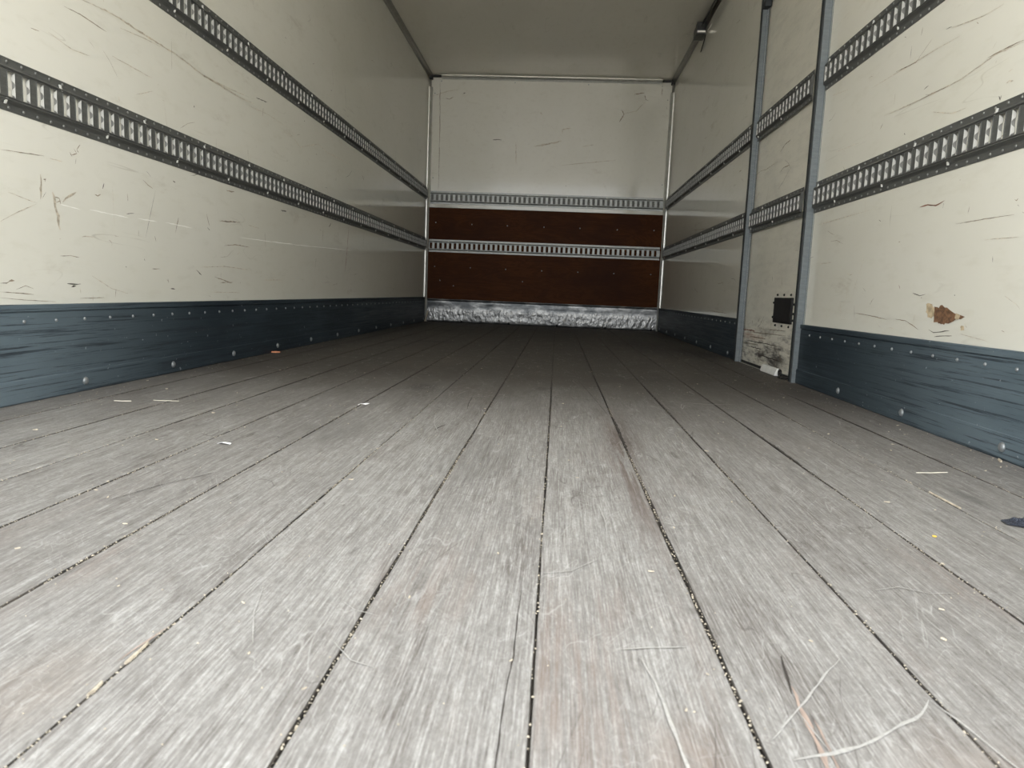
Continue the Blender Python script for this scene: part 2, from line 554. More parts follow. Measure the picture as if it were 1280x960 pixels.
# scuffs: (kind, width, polyline along/up the wall in metres)
SCUFF_LEFT = [
  ('t', 0.00576, [(2.0593, 1.1124), (2.1956, 1.1262), (2.3413, 1.1238), (2.5603, 1.1245), (2.7611, 1.1097), (3.0721, 1.1123), (3.2173, 1.1231)]),
  ('b', 0.00237, [(1.9805, 1.0653), (2.0466, 1.069), (2.1097, 1.0657), (2.1653, 1.0628)]),
  ('b', 0.00212, [(1.8486, 0.9629), (1.8802, 0.966)]),
  ('t', 0.00284, [(2.0781, 1.0107), (2.106, 0.9978)]),
  ('t', 0.00226, [(1.9133, 0.9755), (2.007, 0.9613), (2.0828, 0.9682)]),
  ('t', 0.00268, [(2.1893, 1.0018), (2.3812, 0.9994), (2.4047, 1.0011)]),
  ('d', 0.00665, [(2.6784, 0.9788), (2.6841, 0.9745)]),
  ('t', 0.00266, [(2.31, 0.922), (2.3648, 0.9417), (2.4028, 0.9571)]),
  ('t', 0.00213, [(2.234, 1.0983), (2.3632, 1.1115), (2.4578, 1.1177)]),
  ('t', 0.00333, [(2.7304, 1.1095), (2.9611, 1.1208), (3.1677, 1.1374)]),
  ('b', 0.00272, [(2.0264, 0.7077), (2.0118, 0.6915), (2.0182, 0.6839)]),
  ('b', 0.0034, [(1.9982, 0.6911), (2.0111, 0.6804), (1.987, 0.6714)]),
  ('b', 0.0027, [(2.0069, 0.6663), (2.0026, 0.6501)]),
  ('b', 0.00224, [(1.9808, 0.679), (1.9902, 0.6676)]),
  ('t', 0.00733, [(1.8619, 0.5985), (1.8611, 0.5611), (1.8594, 0.5338)]),
  ('b', 0.00318, [(1.8717, 0.5876), (1.8808, 0.589), (1.8773, 0.5822)]),
  ('t', 0.013, [(1.9065, 0.559), (1.9112, 0.534), (1.9248, 0.4969), (1.9258, 0.46)]),
  ('t', 0.00887, [(1.9432, 0.5381), (1.9704, 0.5547), (2.0016, 0.5722)]),
  ('b', 0.00261, [(1.912, 0.547), (1.9308, 0.5452), (1.9362, 0.5285)]),
  ('b', 0.00218, [(1.9174, 0.5327), (1.9369, 0.5394)]),
  ('d', 0.0043, [(2.1306, 0.6161), (2.122, 0.5984)]),
  ('b', 0.00283, [(2.0834, 0.5766), (2.0981, 0.574), (2.1135, 0.5807)]),
  ('w', 0.00295, [(1.9331, 0.5303), (2.0162, 0.5247)]),
  ('w', 0.00329, [(2.059, 0.5296), (2.2479, 0.5263)]),
  ('w', 0.00353, [(2.3007, 0.5292), (2.4137, 0.5301)]),
  ('w', 0.00298, [(2.4641, 0.5324), (2.6516, 0.53)]),
  ('d', 0.00571, [(2.5223, 0.6834), (2.5383, 0.6803)]),
  ('b', 0.00344, [(2.5555, 0.5584), (2.5434, 0.5288), (2.5315, 0.5022)]),
  ('b', 0.00313, [(2.7646, 0.5956), (2.7767, 0.5692), (2.7891, 0.5487)]),
  ('b', 0.00602, [(2.9371, 0.7085), (2.9735, 0.7104), (3.0107, 0.7123)]),
  ('b', 0.00531, [(2.8705, 0.5786), (2.9486, 0.5831), (3.0621, 0.591)]),
  ('b', 0.0034, [(2.9102, 0.4819), (3.0214, 0.4927), (3.1492, 0.4908)]),
  ('t', 0.00327, [(2.7076, 0.386), (2.9081, 0.3967), (3.1813, 0.3892)]),
  ('d', 0.00459, [(2.6765, 0.3757), (2.7192, 0.3556)]),
  ('b', 0.00324, [(2.8792, 0.3728), (2.8785, 0.3467)]),
  ('b', 0.00221, [(1.9247, 0.3878), (1.9676, 0.3911), (2.005, 0.3874)]),
  ('t', 0.00346, [(2.0188, 0.4477), (2.0474, 0.4511), (2.0766, 0.4499)]),
  ('t', 0.00486, [(2.1453, 0.4479), (2.1607, 0.4393)]),
  ('b', 0.00233, [(1.7044, 0.3094), (1.7252, 0.3097), (1.7416, 0.318)]),
  ('b', 0.00592, [(1.7334, 0.3148), (1.7522, 0.3162)]),
  ('b', 0.00198, [(1.7029, 0.2876), (1.7557, 0.2857), (1.8174, 0.2816)]),
  ('b', 0.0016, [(1.702, 0.2737), (1.7822, 0.2671), (1.9013, 0.2617)]),
  ('b', 0.00181, [(1.7562, 0.2939), (1.7902, 0.3044), (1.8183, 0.2964)]),
  ('d', 0.00334, [(1.9497, 0.312), (1.98, 0.3113), (2.0077, 0.3116)]),
  ('d', 0.00492, [(1.9659, 0.3031), (1.9866, 0.3068)]),
  ('t', 0.00226, [(2.0036, 0.3), (2.0062, 0.2839)]),
  ('d', 0.00455, [(2.4916, 0.3014), (2.5239, 0.3007)]),
  ('b', 0.0033, [(2.8711, 0.3286), (2.9355, 0.3313), (2.9876, 0.3322)]),
  ('t', 0.00242, [(2.0594, 0.336), (2.1536, 0.2988), (2.2363, 0.284)]),
  ('b', 0.0019, [(2.0019, 0.27), (2.1127, 0.2718)]),
  ('b', 0.0022, [(2.1739, 0.299), (2.1684, 0.2715)]),
  ('b', 0.00185, [(2.06, 0.2792), (2.059, 0.2601)]),
  ('b', 0.00253, [(2.2472, 0.6013), (2.2506, 0.5818)]),
  ('b', 0.00259, [(2.3035, 0.4908), (2.3026, 0.4726)]),
  ('b', 0.00325, [(2.3969, 0.4801), (2.4059, 0.4619)]),
  ('d', 0.00352, [(2.2276, 0.3707), (2.2317, 0.3671)]),
  ('d', 0.00315, [(2.3315, 0.4012), (2.3358, 0.3934)]),
  ('b', 0.00273, [(2.3775, 0.3683), (2.427, 0.3701)]),
  ('t', 0.0028, [(2.4615, 0.3377), (2.4872, 0.324)]),
  ('b', 0.00251, [(2.4771, 0.338), (2.4765, 0.321)]),
  ('b', 0.00203, [(1.7261, 0.6359), (1.8061, 0.6435), (1.8784, 0.649)]),
  ('t', 0.00219, [(1.8994, 0.6466), (1.9496, 0.6472)]),
  ('t', 0.00199, [(1.7144, 0.4608), (1.7688, 0.4882), (1.8409, 0.519)]),
  ('t', 0.00184, [(1.7453, 0.5367), (1.8126, 0.5257), (1.844, 0.5214)]),
  ('d', 0.00445, [(3.2347, 1.155), (3.2955, 1.1605), (3.3586, 1.1662)]),
  ('b', 0.00446, [(3.3129, 1.1298), (3.3036, 1.0923)]),
  ('t', 0.00455, [(3.3671, 1.0823), (3.3669, 1.0606)]),
  ('t', 0.00458, [(3.5632, 1.0782), (3.6701, 1.0818), (3.7839, 1.0492), (4.073, 1.1239), (4.2137, 1.1072), (5.0695, 1.1296)]),
  ('t', 0.00303, [(3.1508, 1.0995), (3.3674, 1.1147), (3.6159, 1.109)]),
  ('d', 0.00521, [(3.8422, 1.1964), (3.8543, 1.1951)]),
  ('d', 0.00495, [(4.3988, 0.9909), (4.3994, 0.9719)]),
  ('r', 0.00785, [(4.6787, 0.7237), (4.648, 0.5822), (4.6005, 0.4254)]),
  ('b', 0.00421, [(4.1652, 0.6669), (4.1525, 0.5831)]),
  ('d', 0.00582, [(4.2678, 0.6809), (4.3127, 0.7088)]),
  ('b', 0.00408, [(4.0426, 0.4853), (4.0298, 0.4351)]),
  ('b', 0.00338, [(3.3255, 0.5725), (3.334, 0.4989)]),
  ('d', 0.00607, [(3.5211, 0.6942), (3.5945, 0.6986)]),
  ('w', 0.00378, [(3.0609, 0.5261), (3.7284, 0.5405), (4.7581, 0.5733)]),
  ('t', 0.00331, [(3.1425, 0.5884), (3.2711, 0.5824)]),
  ('d', 0.00464, [(4.1088, 0.6527), (4.1229, 0.6494)]),
  ('b', 0.00559, [(5.0306, 1.0743), (4.9678, 1.1022)]),
  ('b', 0.00335, [(2.8235, 0.3519), (2.9799, 0.3287)]),
  ('b', 0.00417, [(3.6827, 0.5415), (3.7055, 0.5348)]),
  ('t', 0.00344, [(2.8016, 0.2909), (3.0563, 0.2882)]),
  ('t', 0.00397, [(3.314, 0.3487), (3.5305, 0.3529)]),
]
SCUFF_RIGHT = [
  ('t', 0.00374, [(2.5281, 0.9691), (2.3889, 0.9623), (2.2887, 0.9579), (2.0745, 0.954), (1.9191, 0.9703), (1.8113, 0.9643)]),
  ('b', 0.0025, [(2.2887, 0.9579), (2.2199, 0.9579), (2.1339, 0.954)]),
  ('b', 0.00252, [(1.9528, 0.9733), (1.866, 0.9717), (1.8121, 0.9681)]),
  ('t', 0.0025, [(2.6484, 1.0912), (2.4709, 1.0868), (2.2251, 1.0808), (2.1007, 1.0755)]),
  ('b', 0.00237, [(2.4721, 1.0921), (2.3406, 1.0811), (2.2516, 1.1203)]),
  ('t', 0.00224, [(2.1482, 1.1127), (1.9938, 1.0875), (1.9111, 1.0849)]),
  ('d', 0.00354, [(2.2709, 0.9829), (2.2443, 0.9868)]),
  ('d', 0.00266, [(2.1782, 1.119), (2.1492, 1.1173)]),
  ('d', 0.00296, [(1.8838, 0.8622), (1.8767, 0.851), (1.8741, 0.8615)]),
  ('t', 0.00375, [(1.8605, 0.8856), (1.8487, 0.8878), (1.8327, 0.8832)]),
  ('t', 0.00311, [(1.8563, 0.9101), (1.8418, 0.9131)]),
  ('b', 0.00342, [(2.5484, 0.93), (2.5285, 0.9461)]),
  ('t', 0.00236, [(2.2078, 0.9037), (2.0959, 0.8722), (2.0261, 0.8695)]),
  ('d', 0.00266, [(2.3674, 0.8803), (2.3603, 0.8716)]),
  ('d', 0.00273, [(2.4354, 1.1873), (2.4235, 1.1809)]),
  ('r', 0.00383, [(2.2161, 0.6358), (2.1707, 0.6372), (2.1252, 0.6295), (2.0808, 0.6371)]),
  ('b', 0.00198, [(1.7688, 0.6011), (1.762, 0.5966), (1.7572, 0.6014)]),
  ('d', 0.00197, [(1.7571, 0.5869), (1.7505, 0.5825)]),
  ('b', 0.0017, [(2.0101, 0.5675), (1.884, 0.5672), (1.7645, 0.5659)]),
  ('b', 0.0022, [(1.9552, 0.6069), (1.9586, 0.5891)]),
  ('r', 0.00386, [(2.2927, 0.41), (2.2846, 0.3977)]),
  ('d', 0.00243, [(2.202, 0.3853), (2.1575, 0.3759), (2.1267, 0.3806)]),
  ('b', 0.00279, [(2.4732, 0.3618), (2.4768, 0.3511)]),
  ('b', 0.00222, [(2.6046, 0.3156), (2.4605, 0.3087), (2.342, 0.2996)]),
  ('b', 0.00246, [(2.289, 0.304), (2.2269, 0.3013), (2.1853, 0.291), (2.1448, 0.2788)]),
  ('d', 0.00278, [(2.0869, 0.2816), (2.0592, 0.274), (1.9797, 0.2848)]),
  ('d', 0.00226, [(2.0526, 0.2633), (2.012, 0.2679), (1.9649, 0.2706)]),
  ('d', 0.00333, [(1.977, 0.3796), (1.9727, 0.3775)]),
  ('t', 0.00155, [(1.7612, 0.377), (1.7161, 0.3588), (1.6996, 0.3481)]),
  ('b', 0.00293, [(2.6109, 0.3409), (2.5998, 0.296)]),
  ('t', 0.00245, [(2.7448, 0.3566), (2.7231, 0.3007)]),
  ('b', 0.00305, [(2.4775, 0.3538), (2.4623, 0.3672)]),
  ('t', 0.00428, [(1.9122, 0.3047), (1.8992, 0.295)]),
  ('b', 0.00275, [(1.7566, 0.296), (1.7438, 0.2929)]),
  ('t', 0.00186, [(1.9287, 0.279), (1.8381, 0.27), (1.7973, 0.2648)]),
  ('t', 0.00322, [(2.9873, 0.5024), (2.8605, 0.5033)]),
  ('t', 0.00272, [(2.6899, 0.4325), (2.6863, 0.3601)]),
  ('b', 0.00285, [(2.5525, 0.4024), (2.5304, 0.3913)]),
  ('t', 0.00287, [(3.0746, 0.663), (2.5465, 0.667)]),
  ('t', 0.00156, [(1.8731, 0.5153), (1.7332, 0.5121)]),
  ('t', 0.00244, [(2.9293, 0.9302), (2.7054, 0.9205)]),
  ('t', 0.00258, [(3.0303, 1.1657), (2.8677, 1.1458)]),
  ('b', 0.00288, [(2.8125, 0.8353), (2.8414, 0.8606)]),
  ('b', 0.00482, [(4.9972, 0.8005), (4.7613, 0.7957)]),
  ('b', 0.00555, [(5.6235, 0.4286), (5.4827, 0.3914)]),
  ('b', 0.00515, [(5.902, 0.8901), (5.0843, 0.835)]),
  ('d', 0.00729, [(6.4538, 2.4967), (6.4808, 2.4731)]),
  ('d', 0.00764, [(6.7958, 2.3975), (6.7895, 2.3819)]),
  ('b', 0.00607, [(6.8202, 1.8463), (6.7405, 1.8569)]),
  ('b', 0.00497, [(4.4741, 1.11), (4.4178, 1.1099)]),
  ('b', 0.0043, [(4.7447, 0.3486), (4.7751, 0.3014)]),
  ('b', 0.00418, [(4.826, 0.448), (4.646, 0.4556)]),
  ('b', 0.00403, [(5.0643, 0.2687), (4.4743, 0.2623)]),
  ('b', 0.00481, [(4.8709, 2.0937), (4.7456, 2.0773)]),
]
SCUFF_DOOR = [
  ('b', 0.00491, [(3.7018, 1.0789), (3.6336, 1.0995), (3.5414, 1.1065)]),
  ('b', 0.00408, [(3.6853, 0.9764), (3.6269, 0.9894), (3.5315, 0.9877)]),
  ('t', 0.00442, [(4.1576, 1.0279), (4.0368, 1.0425), (3.9307, 1.0331), (3.7283, 1.0376)]),
  ('t', 0.00452, [(4.0857, 0.8967), (4.0183, 0.9302)]),
  ('b', 0.00488, [(3.9495, 0.2427), (3.9429, 0.2213)]),
  ('b', 0.00475, [(3.8159, 0.2559), (3.839, 0.234)]),
  ('b', 0.00464, [(3.7291, 0.2547), (3.7499, 0.2293)]),
  ('d', 0.00593, [(3.7571, 0.1089), (3.7641, 0.0833)]),
  ('d', 0.00536, [(3.6579, 0.1081), (3.6655, 0.0872)]),
  ('d', 0.00466, [(4.1653, 0.0694), (4.1378, 0.0393)]),
  ('b', 0.00413, [(4.0024, 0.1527), (3.6719, 0.1558)]),
  ('b', 0.00428, [(4.1246, 0.1091), (3.804, 0.118)]),
  ('d', 0.00391, [(4.0446, 0.1279), (3.4698, 0.134)]),
  ('r', 0.00914, [(4.2374, 0.1811), (4.0624, 0.185), (3.8699, 0.186)]),
  ('b', 0.00379, [(3.977, 0.1761), (3.3663, 0.1898)]),
  ('d', 0.00461, [(3.7892, 0.0687), (3.4138, 0.0662)]),
  ('b', 0.00381, [(3.4655, 0.119), (3.3874, 0.0574)]),
  ('d', 0.00377, [(4.035, 0.0972), (3.7253, 0.0988)]),
  ('b', 0.00342, [(3.659, 0.2049), (3.3724, 0.2117)]),
  ('b', 0.00411, [(3.6564, 0.4719), (3.6484, 0.4441)]),
  ('b', 0.00354, [(3.5027, 0.4643), (3.4898, 0.4188)]),
  ('b', 0.00373, [(4.1409, 0.3265), (4.1468, 0.2902)]),
]
SCUFF_BACK = [
  ('d', 0.00836, [(-0.5625, 1.8608), (-0.5139, 1.866), (-0.4731, 1.8648)]),
  ('t', 0.01673, [(-0.1381, 1.8098), (-0.0019, 1.8371), (0.1336, 1.872)]),
  ('b', 0.00836, [(0.7158, 2.1888), (0.7423, 2.1434), (0.6993, 2.0654)]),
  ('b', 0.00836, [(0.9362, 2.3318), (0.9465, 2.2939), (0.979, 2.2794)]),
  ('b', 0.00836, [(0.8333, 2.337), (0.9348, 2.3546)]),
  ('t', 0.00669, [(0.7418, 2.1511), (0.8591, 2.177), (0.9406, 2.2632)]),
  ('b', 0.00586, [(-1.1177, 2.4069), (-1.1075, 2.042), (-1.1048, 1.3455)]),
  ('t', 0.00669, [(-1.1874, 2.2737), (-1.0339, 2.3238), (-0.9206, 2.3419)]),
  ('b', 0.00753, [(-1.0563, 2.2535), (-1.0154, 2.2468), (-0.9754, 2.271)]),
  ('d', 0.00836, [(-0.8788, 2.3042), (-0.8547, 2.3125)]),
  ('t', 0.00753, [(-0.326, 1.8438), (-0.3173, 1.6319)]),
  ('d', 0.00836, [(0.1957, 1.4341), (0.2042, 1.4265)]),
  ('t', 0.01004, [(0.1385, 1.9344), (0.1362, 1.981), (0.2237, 1.9988)]),
  ('b', 0.00586, [(1.1046, 2.4041), (1.1018, 2.3281)]),
  ('b', 0.00669, [(1.1561, 2.2227), (1.1655, 2.2)]),
  ('t', 0.00669, [(0.3452, 1.8233), (0.4566, 1.842)]),
  ('t', 0.00836, [(-0.0967, 2.1454), (-0.0715, 2.1228)]),
  ('t', 0.00669, [(0.1294, 1.6293), (0.6889, 1.7005)]),
]

# ------------------------------------------------------------------ the box: floor
DOOR_A, DOOR_B = 3.14, 4.13          # side door opening along the right wall
rnd = random.Random(3)
seams = [-1.218, -1.09, -.897, -.727, -.562, -.386, -.197, -.019, .1605, .339, .516, .699, .875, 1.046, 1.218]
fl = MB()
for i in range(len(seams) - 1):
    a, b = seams[i], seams[i + 1]
    ga = rnd.uniform(.0008, .0017)
    gb = rnd.uniform(.0008, .0017)
    th = .024
    dz = rnd.uniform(-.0012, 0)
    ys = [Y0 + 0.0]
    while ys[-1] < DEPTH - .12:
        ys.append(ys[-1] + rnd.uniform(.02, .06) * (1 if ys[-1] < 2 else 2.5))
    ys.append(DEPTH)
    vs, fs = [], []
    wl = wr = 0
    for y in ys:
        wl = max(-.0012, min(.0014, wl + rnd.uniform(-.0007, .0007)))
        wr = max(-.0012, min(.0014, wr + rnd.uniform(-.0007, .0007)))
        x0, x1 = a + ga + wl, b - gb - wr
        bv = .0026
        bow = 0
        vs += [(x0, y, -th), (x0, y, dz - bv), (x0 + bv * .35, y, dz - bv * .35), (x0 + bv * 1.3, y, dz), (x1 - bv * 1.3, y, dz), (x1 - bv * .35, y, dz - bv * .35), (x1, y, dz - bv), (x1, y, -th)]
    n = 8
    for j in range(len(ys) - 1):
        for k in range(n - 1):
            fs.append((j * n + k, j * n + k + 1, (j + 1) * n + k + 1, (j + 1) * n + k))
    fs.append(tuple(range(n)))
    fs.append(tuple((len(ys) - 1) * n + k for k in range(n))[::-1])
    fl.add(vs, fs, 0)
    for q in range((len(ys) - 1) * (n - 1)):          # dirt ground into the plank edges
        if q % (n - 1) in (0, 1, 5, 6):
            fl.mi[-len(fs) + q] = 5
fl.box((-1.26, Y0, -.10), (1.26, DEPTH + .04, -.008), 1)
# marks cut or scraped into the boards
for gi, (pts, wd, mi) in enumerate((([(.142, .79), (.141, .72), (.142, .63), (.139, .574), (.1385, .52), (.139, .40)], .0016, 2),
                    ([(.399, .665), (.394, .63), (.388, .597)], .003, 2),
                    ([(.391, .61), (.389, .58), (.387, .55), (.382, .50), (.377, .44)], .006, 3),
                    ([(.394, .56), (.392, .52), (.388, .47)], .003, 3),
                    ([(-.198, .64), (-.202, .61), (-.207, .57)], .003, 3),
                    ([(.508, .603), (.49, .58), (.468, .564), (.43, .535), (.392, .516), (.359, .505)], .0055, 4),
                    ([(.508, .603), (.52, .56), (.53, .5), (.54, .44)], .004, 4),
                    ([(.351, .528), (.388, .576), (.43, .635), (.455, .665)], .003, 4),
                    ([(.392, .516), (.388, .54), (.384, .57)], .002, 4),
                    ([(.24, .655), (.27, .662), (.31, .67)], .003, 4),
                    ([(.262, .64), (.27, .60), (.275, .53), (.28, .45)], .004, 4),
                    ([(.33, 1.07), (.36, 1.05), (.40, 1.06)], .002, 4),
                    ([(.565, .845), (.60, .86), (.63, .845), (.66, .85)], .0025, 4),
                    ([(.25, 1.13), (.256, 1.04), (.252, .97)], .003, 4),
                    ([(.16, .83), (.20, .845), (.235, .89)], .0018, 4),
                    ([(-.05, .72), (-.03, .70), (.0, .69)], .0018, 4),
                    ([(-.03, .63), (-.005, .60), (.02, .59)], .002, 4),
                    ([(-.145, .74), (-.13, .68), (-.105, .62)], .0022, 4),
                    ([(-.42, 1.2), (-.47, 1.1), (-.5, 1.0)], .0022, 2),
                    ([(.33, 2.0), (.30, 2.4), (.26, 2.9)], .002, 2),
                    ([(-.09, 2.25), (-.085, 2.1), (-.075, 2.0)], .003, 2),
                    ([(-.10, 1.75), (-.115, 1.68)], .004, 2),
                    ([(-.15, 1.9), (-.13, 1.76), (-.10, 1.65)], .0018, 4),
                    ([(.60, 2.35), (.68, 2.33), (.76, 2.36)], .004, 4))):
    ribbon(fl, FF, pts, wd * (.7 if mi == 4 else .8), mi, rnd, .0003 + .00004 * gi, True)
# stretches where a seam stands open and black
for gi, x in enumerate(seams[1:-1]):
    y = rnd.uniform(1.6, 2.3)
    while y < 7.1:
        y2 = min(7.3, y + rnd.uniform(.3, 1.5))
        k = max(3, int((y2 - y) / .15))
        ribbon(fl, FF, [(x + rnd.uniform(-.0006, .0006), y + (y2 - y) * i / k) for i in range(k + 1)], rnd.uniform(.002, .0042), 2, rnd, .0002 + .00001 * gi)
        y = y2 + rnd.uniform(.02, .4)
for x, ya, yb in ((-.019, 2.45, 2.95), (.16, 2.45, 2.8), (-.197, 2.45, 2.75), (.516, 1.95, 2.8), (.339, 1.55, 2.0), (-.386, 2.6, 3.2), (.699, 1.5, 2.0)):
    ribbon(fl, FF, [(x, ya + (yb - ya) * i / 6) for i in range(7)], .0062, 2, rnd, .0004)
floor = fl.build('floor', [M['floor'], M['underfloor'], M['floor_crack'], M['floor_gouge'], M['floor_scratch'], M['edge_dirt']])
tag(floor, 'grey weathered plank floor of the cargo box', 'floor', kind='structure')

# ------------------------------------------------------------------ walls, ceiling
wl = MB()
wl.box((-HW - .04, Y0, -.10), (-HW, DEPTH + .04, HT + .04))
scuffs(wl, FL, SCUFF_LEFT, 11, 320, (1.3, 7.2), (.27, 2.4))
tag(wl.build('wall_left', wall_mats('wall_left')), 'cream scuffed left wall panel', 'wall', kind='structure')

wr = MB()
wr.box((HW, Y0, -.10), (HW + .04, DOOR_A, HT + .04))
wr.box((HW, DOOR_B, -.10), (HW + .04, DEPTH + .04, HT + .04))
wr.box((HW, DOOR_A, 1.945), (HW + .04, DOOR_B, HT + .04))
wr.box((HW, DOOR_A, -.10), (HW + .04, DOOR_B, -.001))
rr = random.Random(5)
scuffs(wr, FR, SCUFF_RIGHT, 12, 130, (1.3, 3.1), (.27, 2.0))
scuffs(wr, FR, [], 13, 120, (4.2, 7.2), (.27, 2.4))
patch(wr, FR, [(2.116, .351), (2.081, .354), (2.060, .338), (2.065, .320), (2.098, .311), (2.112, .331)], 7, rr, .0005, .004)
patch(wr, FR, [(2.071, .347), (2.046, .345), (2.031, .352), (1.979, .334), (1.912, .321), (1.955, .313), (2.003, .301), (2.031, .300), (2.062, .305)], 6, rr, .0009, .0025)
patch(wr, FR, [(1.958, .331), (1.936, .327), (1.94, .316), (1.96, .315)], 7, rr, .0012, .002)
patch(wr, FR, [(1.93, .298), (1.915, .299), (1.91, .288), (1.925, .286)], 7, rr, .0009, .002)
tag(wr.build('wall_right', wall_mats('wall_right')), 'cream scuffed right wall panel', 'wall', kind='structure')

wb = MB()
wb.box((-HW, DEPTH + .002, -.10), (HW, DEPTH + .04, HT + .04))
wb.box((-HW, DEPTH, 1.1745), (HW, DEPTH + .01, HT))
scuffs(wb, FB, SCUFF_BACK, 14, 0)
tag(wb.build('wall_back', wall_mats('wall_back')), 'cream upper panel of the far bulkhead', 'wall', kind='structure')

ce = MB()
ce.box((-HW - .04, Y0, HT), (HW + .04, DEPTH + .04, HT + .04))
tag(ce.build('ceiling', M['ceiling']), 'glossy cream ceiling', 'ceiling', kind='structure')

gr = MB()
gr.box((-30, -40, -1.15), (30, 14, -1.05))
tag(gr.build('ground', M['ground']), 'concrete yard behind the open rear', 'ground', kind='structure')

# ------------------------------------------------------------------ fasteners (prototype meshes)
def dome_mesh(name, r, h, mat, seg=10):
    mb = MB()
    vs, fs = [], []
    rings = ((1, 0), (.92, .45), (.62, .85), (.25, 1))
    for k, (a, b) in enumerate(rings):
        for i in range(seg):
            t = 2 * math.pi * i / seg
            vs.append((r * a * math.cos(t), r * a * math.sin(t), h * b))
    for k in range(len(rings) - 1):
        for i in range(seg):
            j = (i + 1) % seg
            fs.append((k * seg + i, k * seg + j, (k + 1) * seg + j, (k + 1) * seg + i))
    fs.append(tuple(3 * seg + i for i in range(seg)))
    fs.append(tuple(range(seg))[::-1])
    mb.add(vs, fs, 0, True)
    o = mb.build(name, mat)
    C.objects.unlink(o)
    return o


P_RIVET = dome_mesh('rivet', .0042, .0026, M['rivet'])
P_SCREW = dome_mesh('screw', .006, .003, M['bolt'])
P_BASERIV = dome_mesh('rivet', .0052, .004, M['bolt'])
P_BOLT = dome_mesh('bolt', .0120, .0065, M['bolt'], 14)
P_PEG = dome_mesh('screw', .006, .007, M['plate'])


def tab_proto():
    mb = MB()
    vs = []
    for s, wdt in ((0, .0035), (1, .0045)):
        for t in (-1, 1):
            vs += [(t * wdt * .7 + s * .006, -.008 + s * .015, -.002), (t * wdt * .7 + s * .006, -.008 + s * .015, .0022)]
    mb.add(vs, [(0, 1, 3, 2), (4, 6, 7, 5), (0, 4, 5, 1), (2, 3, 7, 6), (1, 5, 7, 3), (0, 2, 6, 4)])
    o = mb.build('tab', M['tab'])
    C.objects.unlink(o)
    return o


P_TAB = tab_proto()

# ------------------------------------------------------------------ cargo tracks
TH = .128


def lip_depth(t):
    sst = lambda a, b, x: max(0, min(1, (x - a) / (b - a))) ** 2 * (3 - 2 * max(0, min(1, (x - a) / (b - a))))
    return .0100 * sst(.05, .13, t) * sst(.97, .90, t) * (1 - .97 * math.exp(-((t - .52) / .15) ** 4)) + .0003


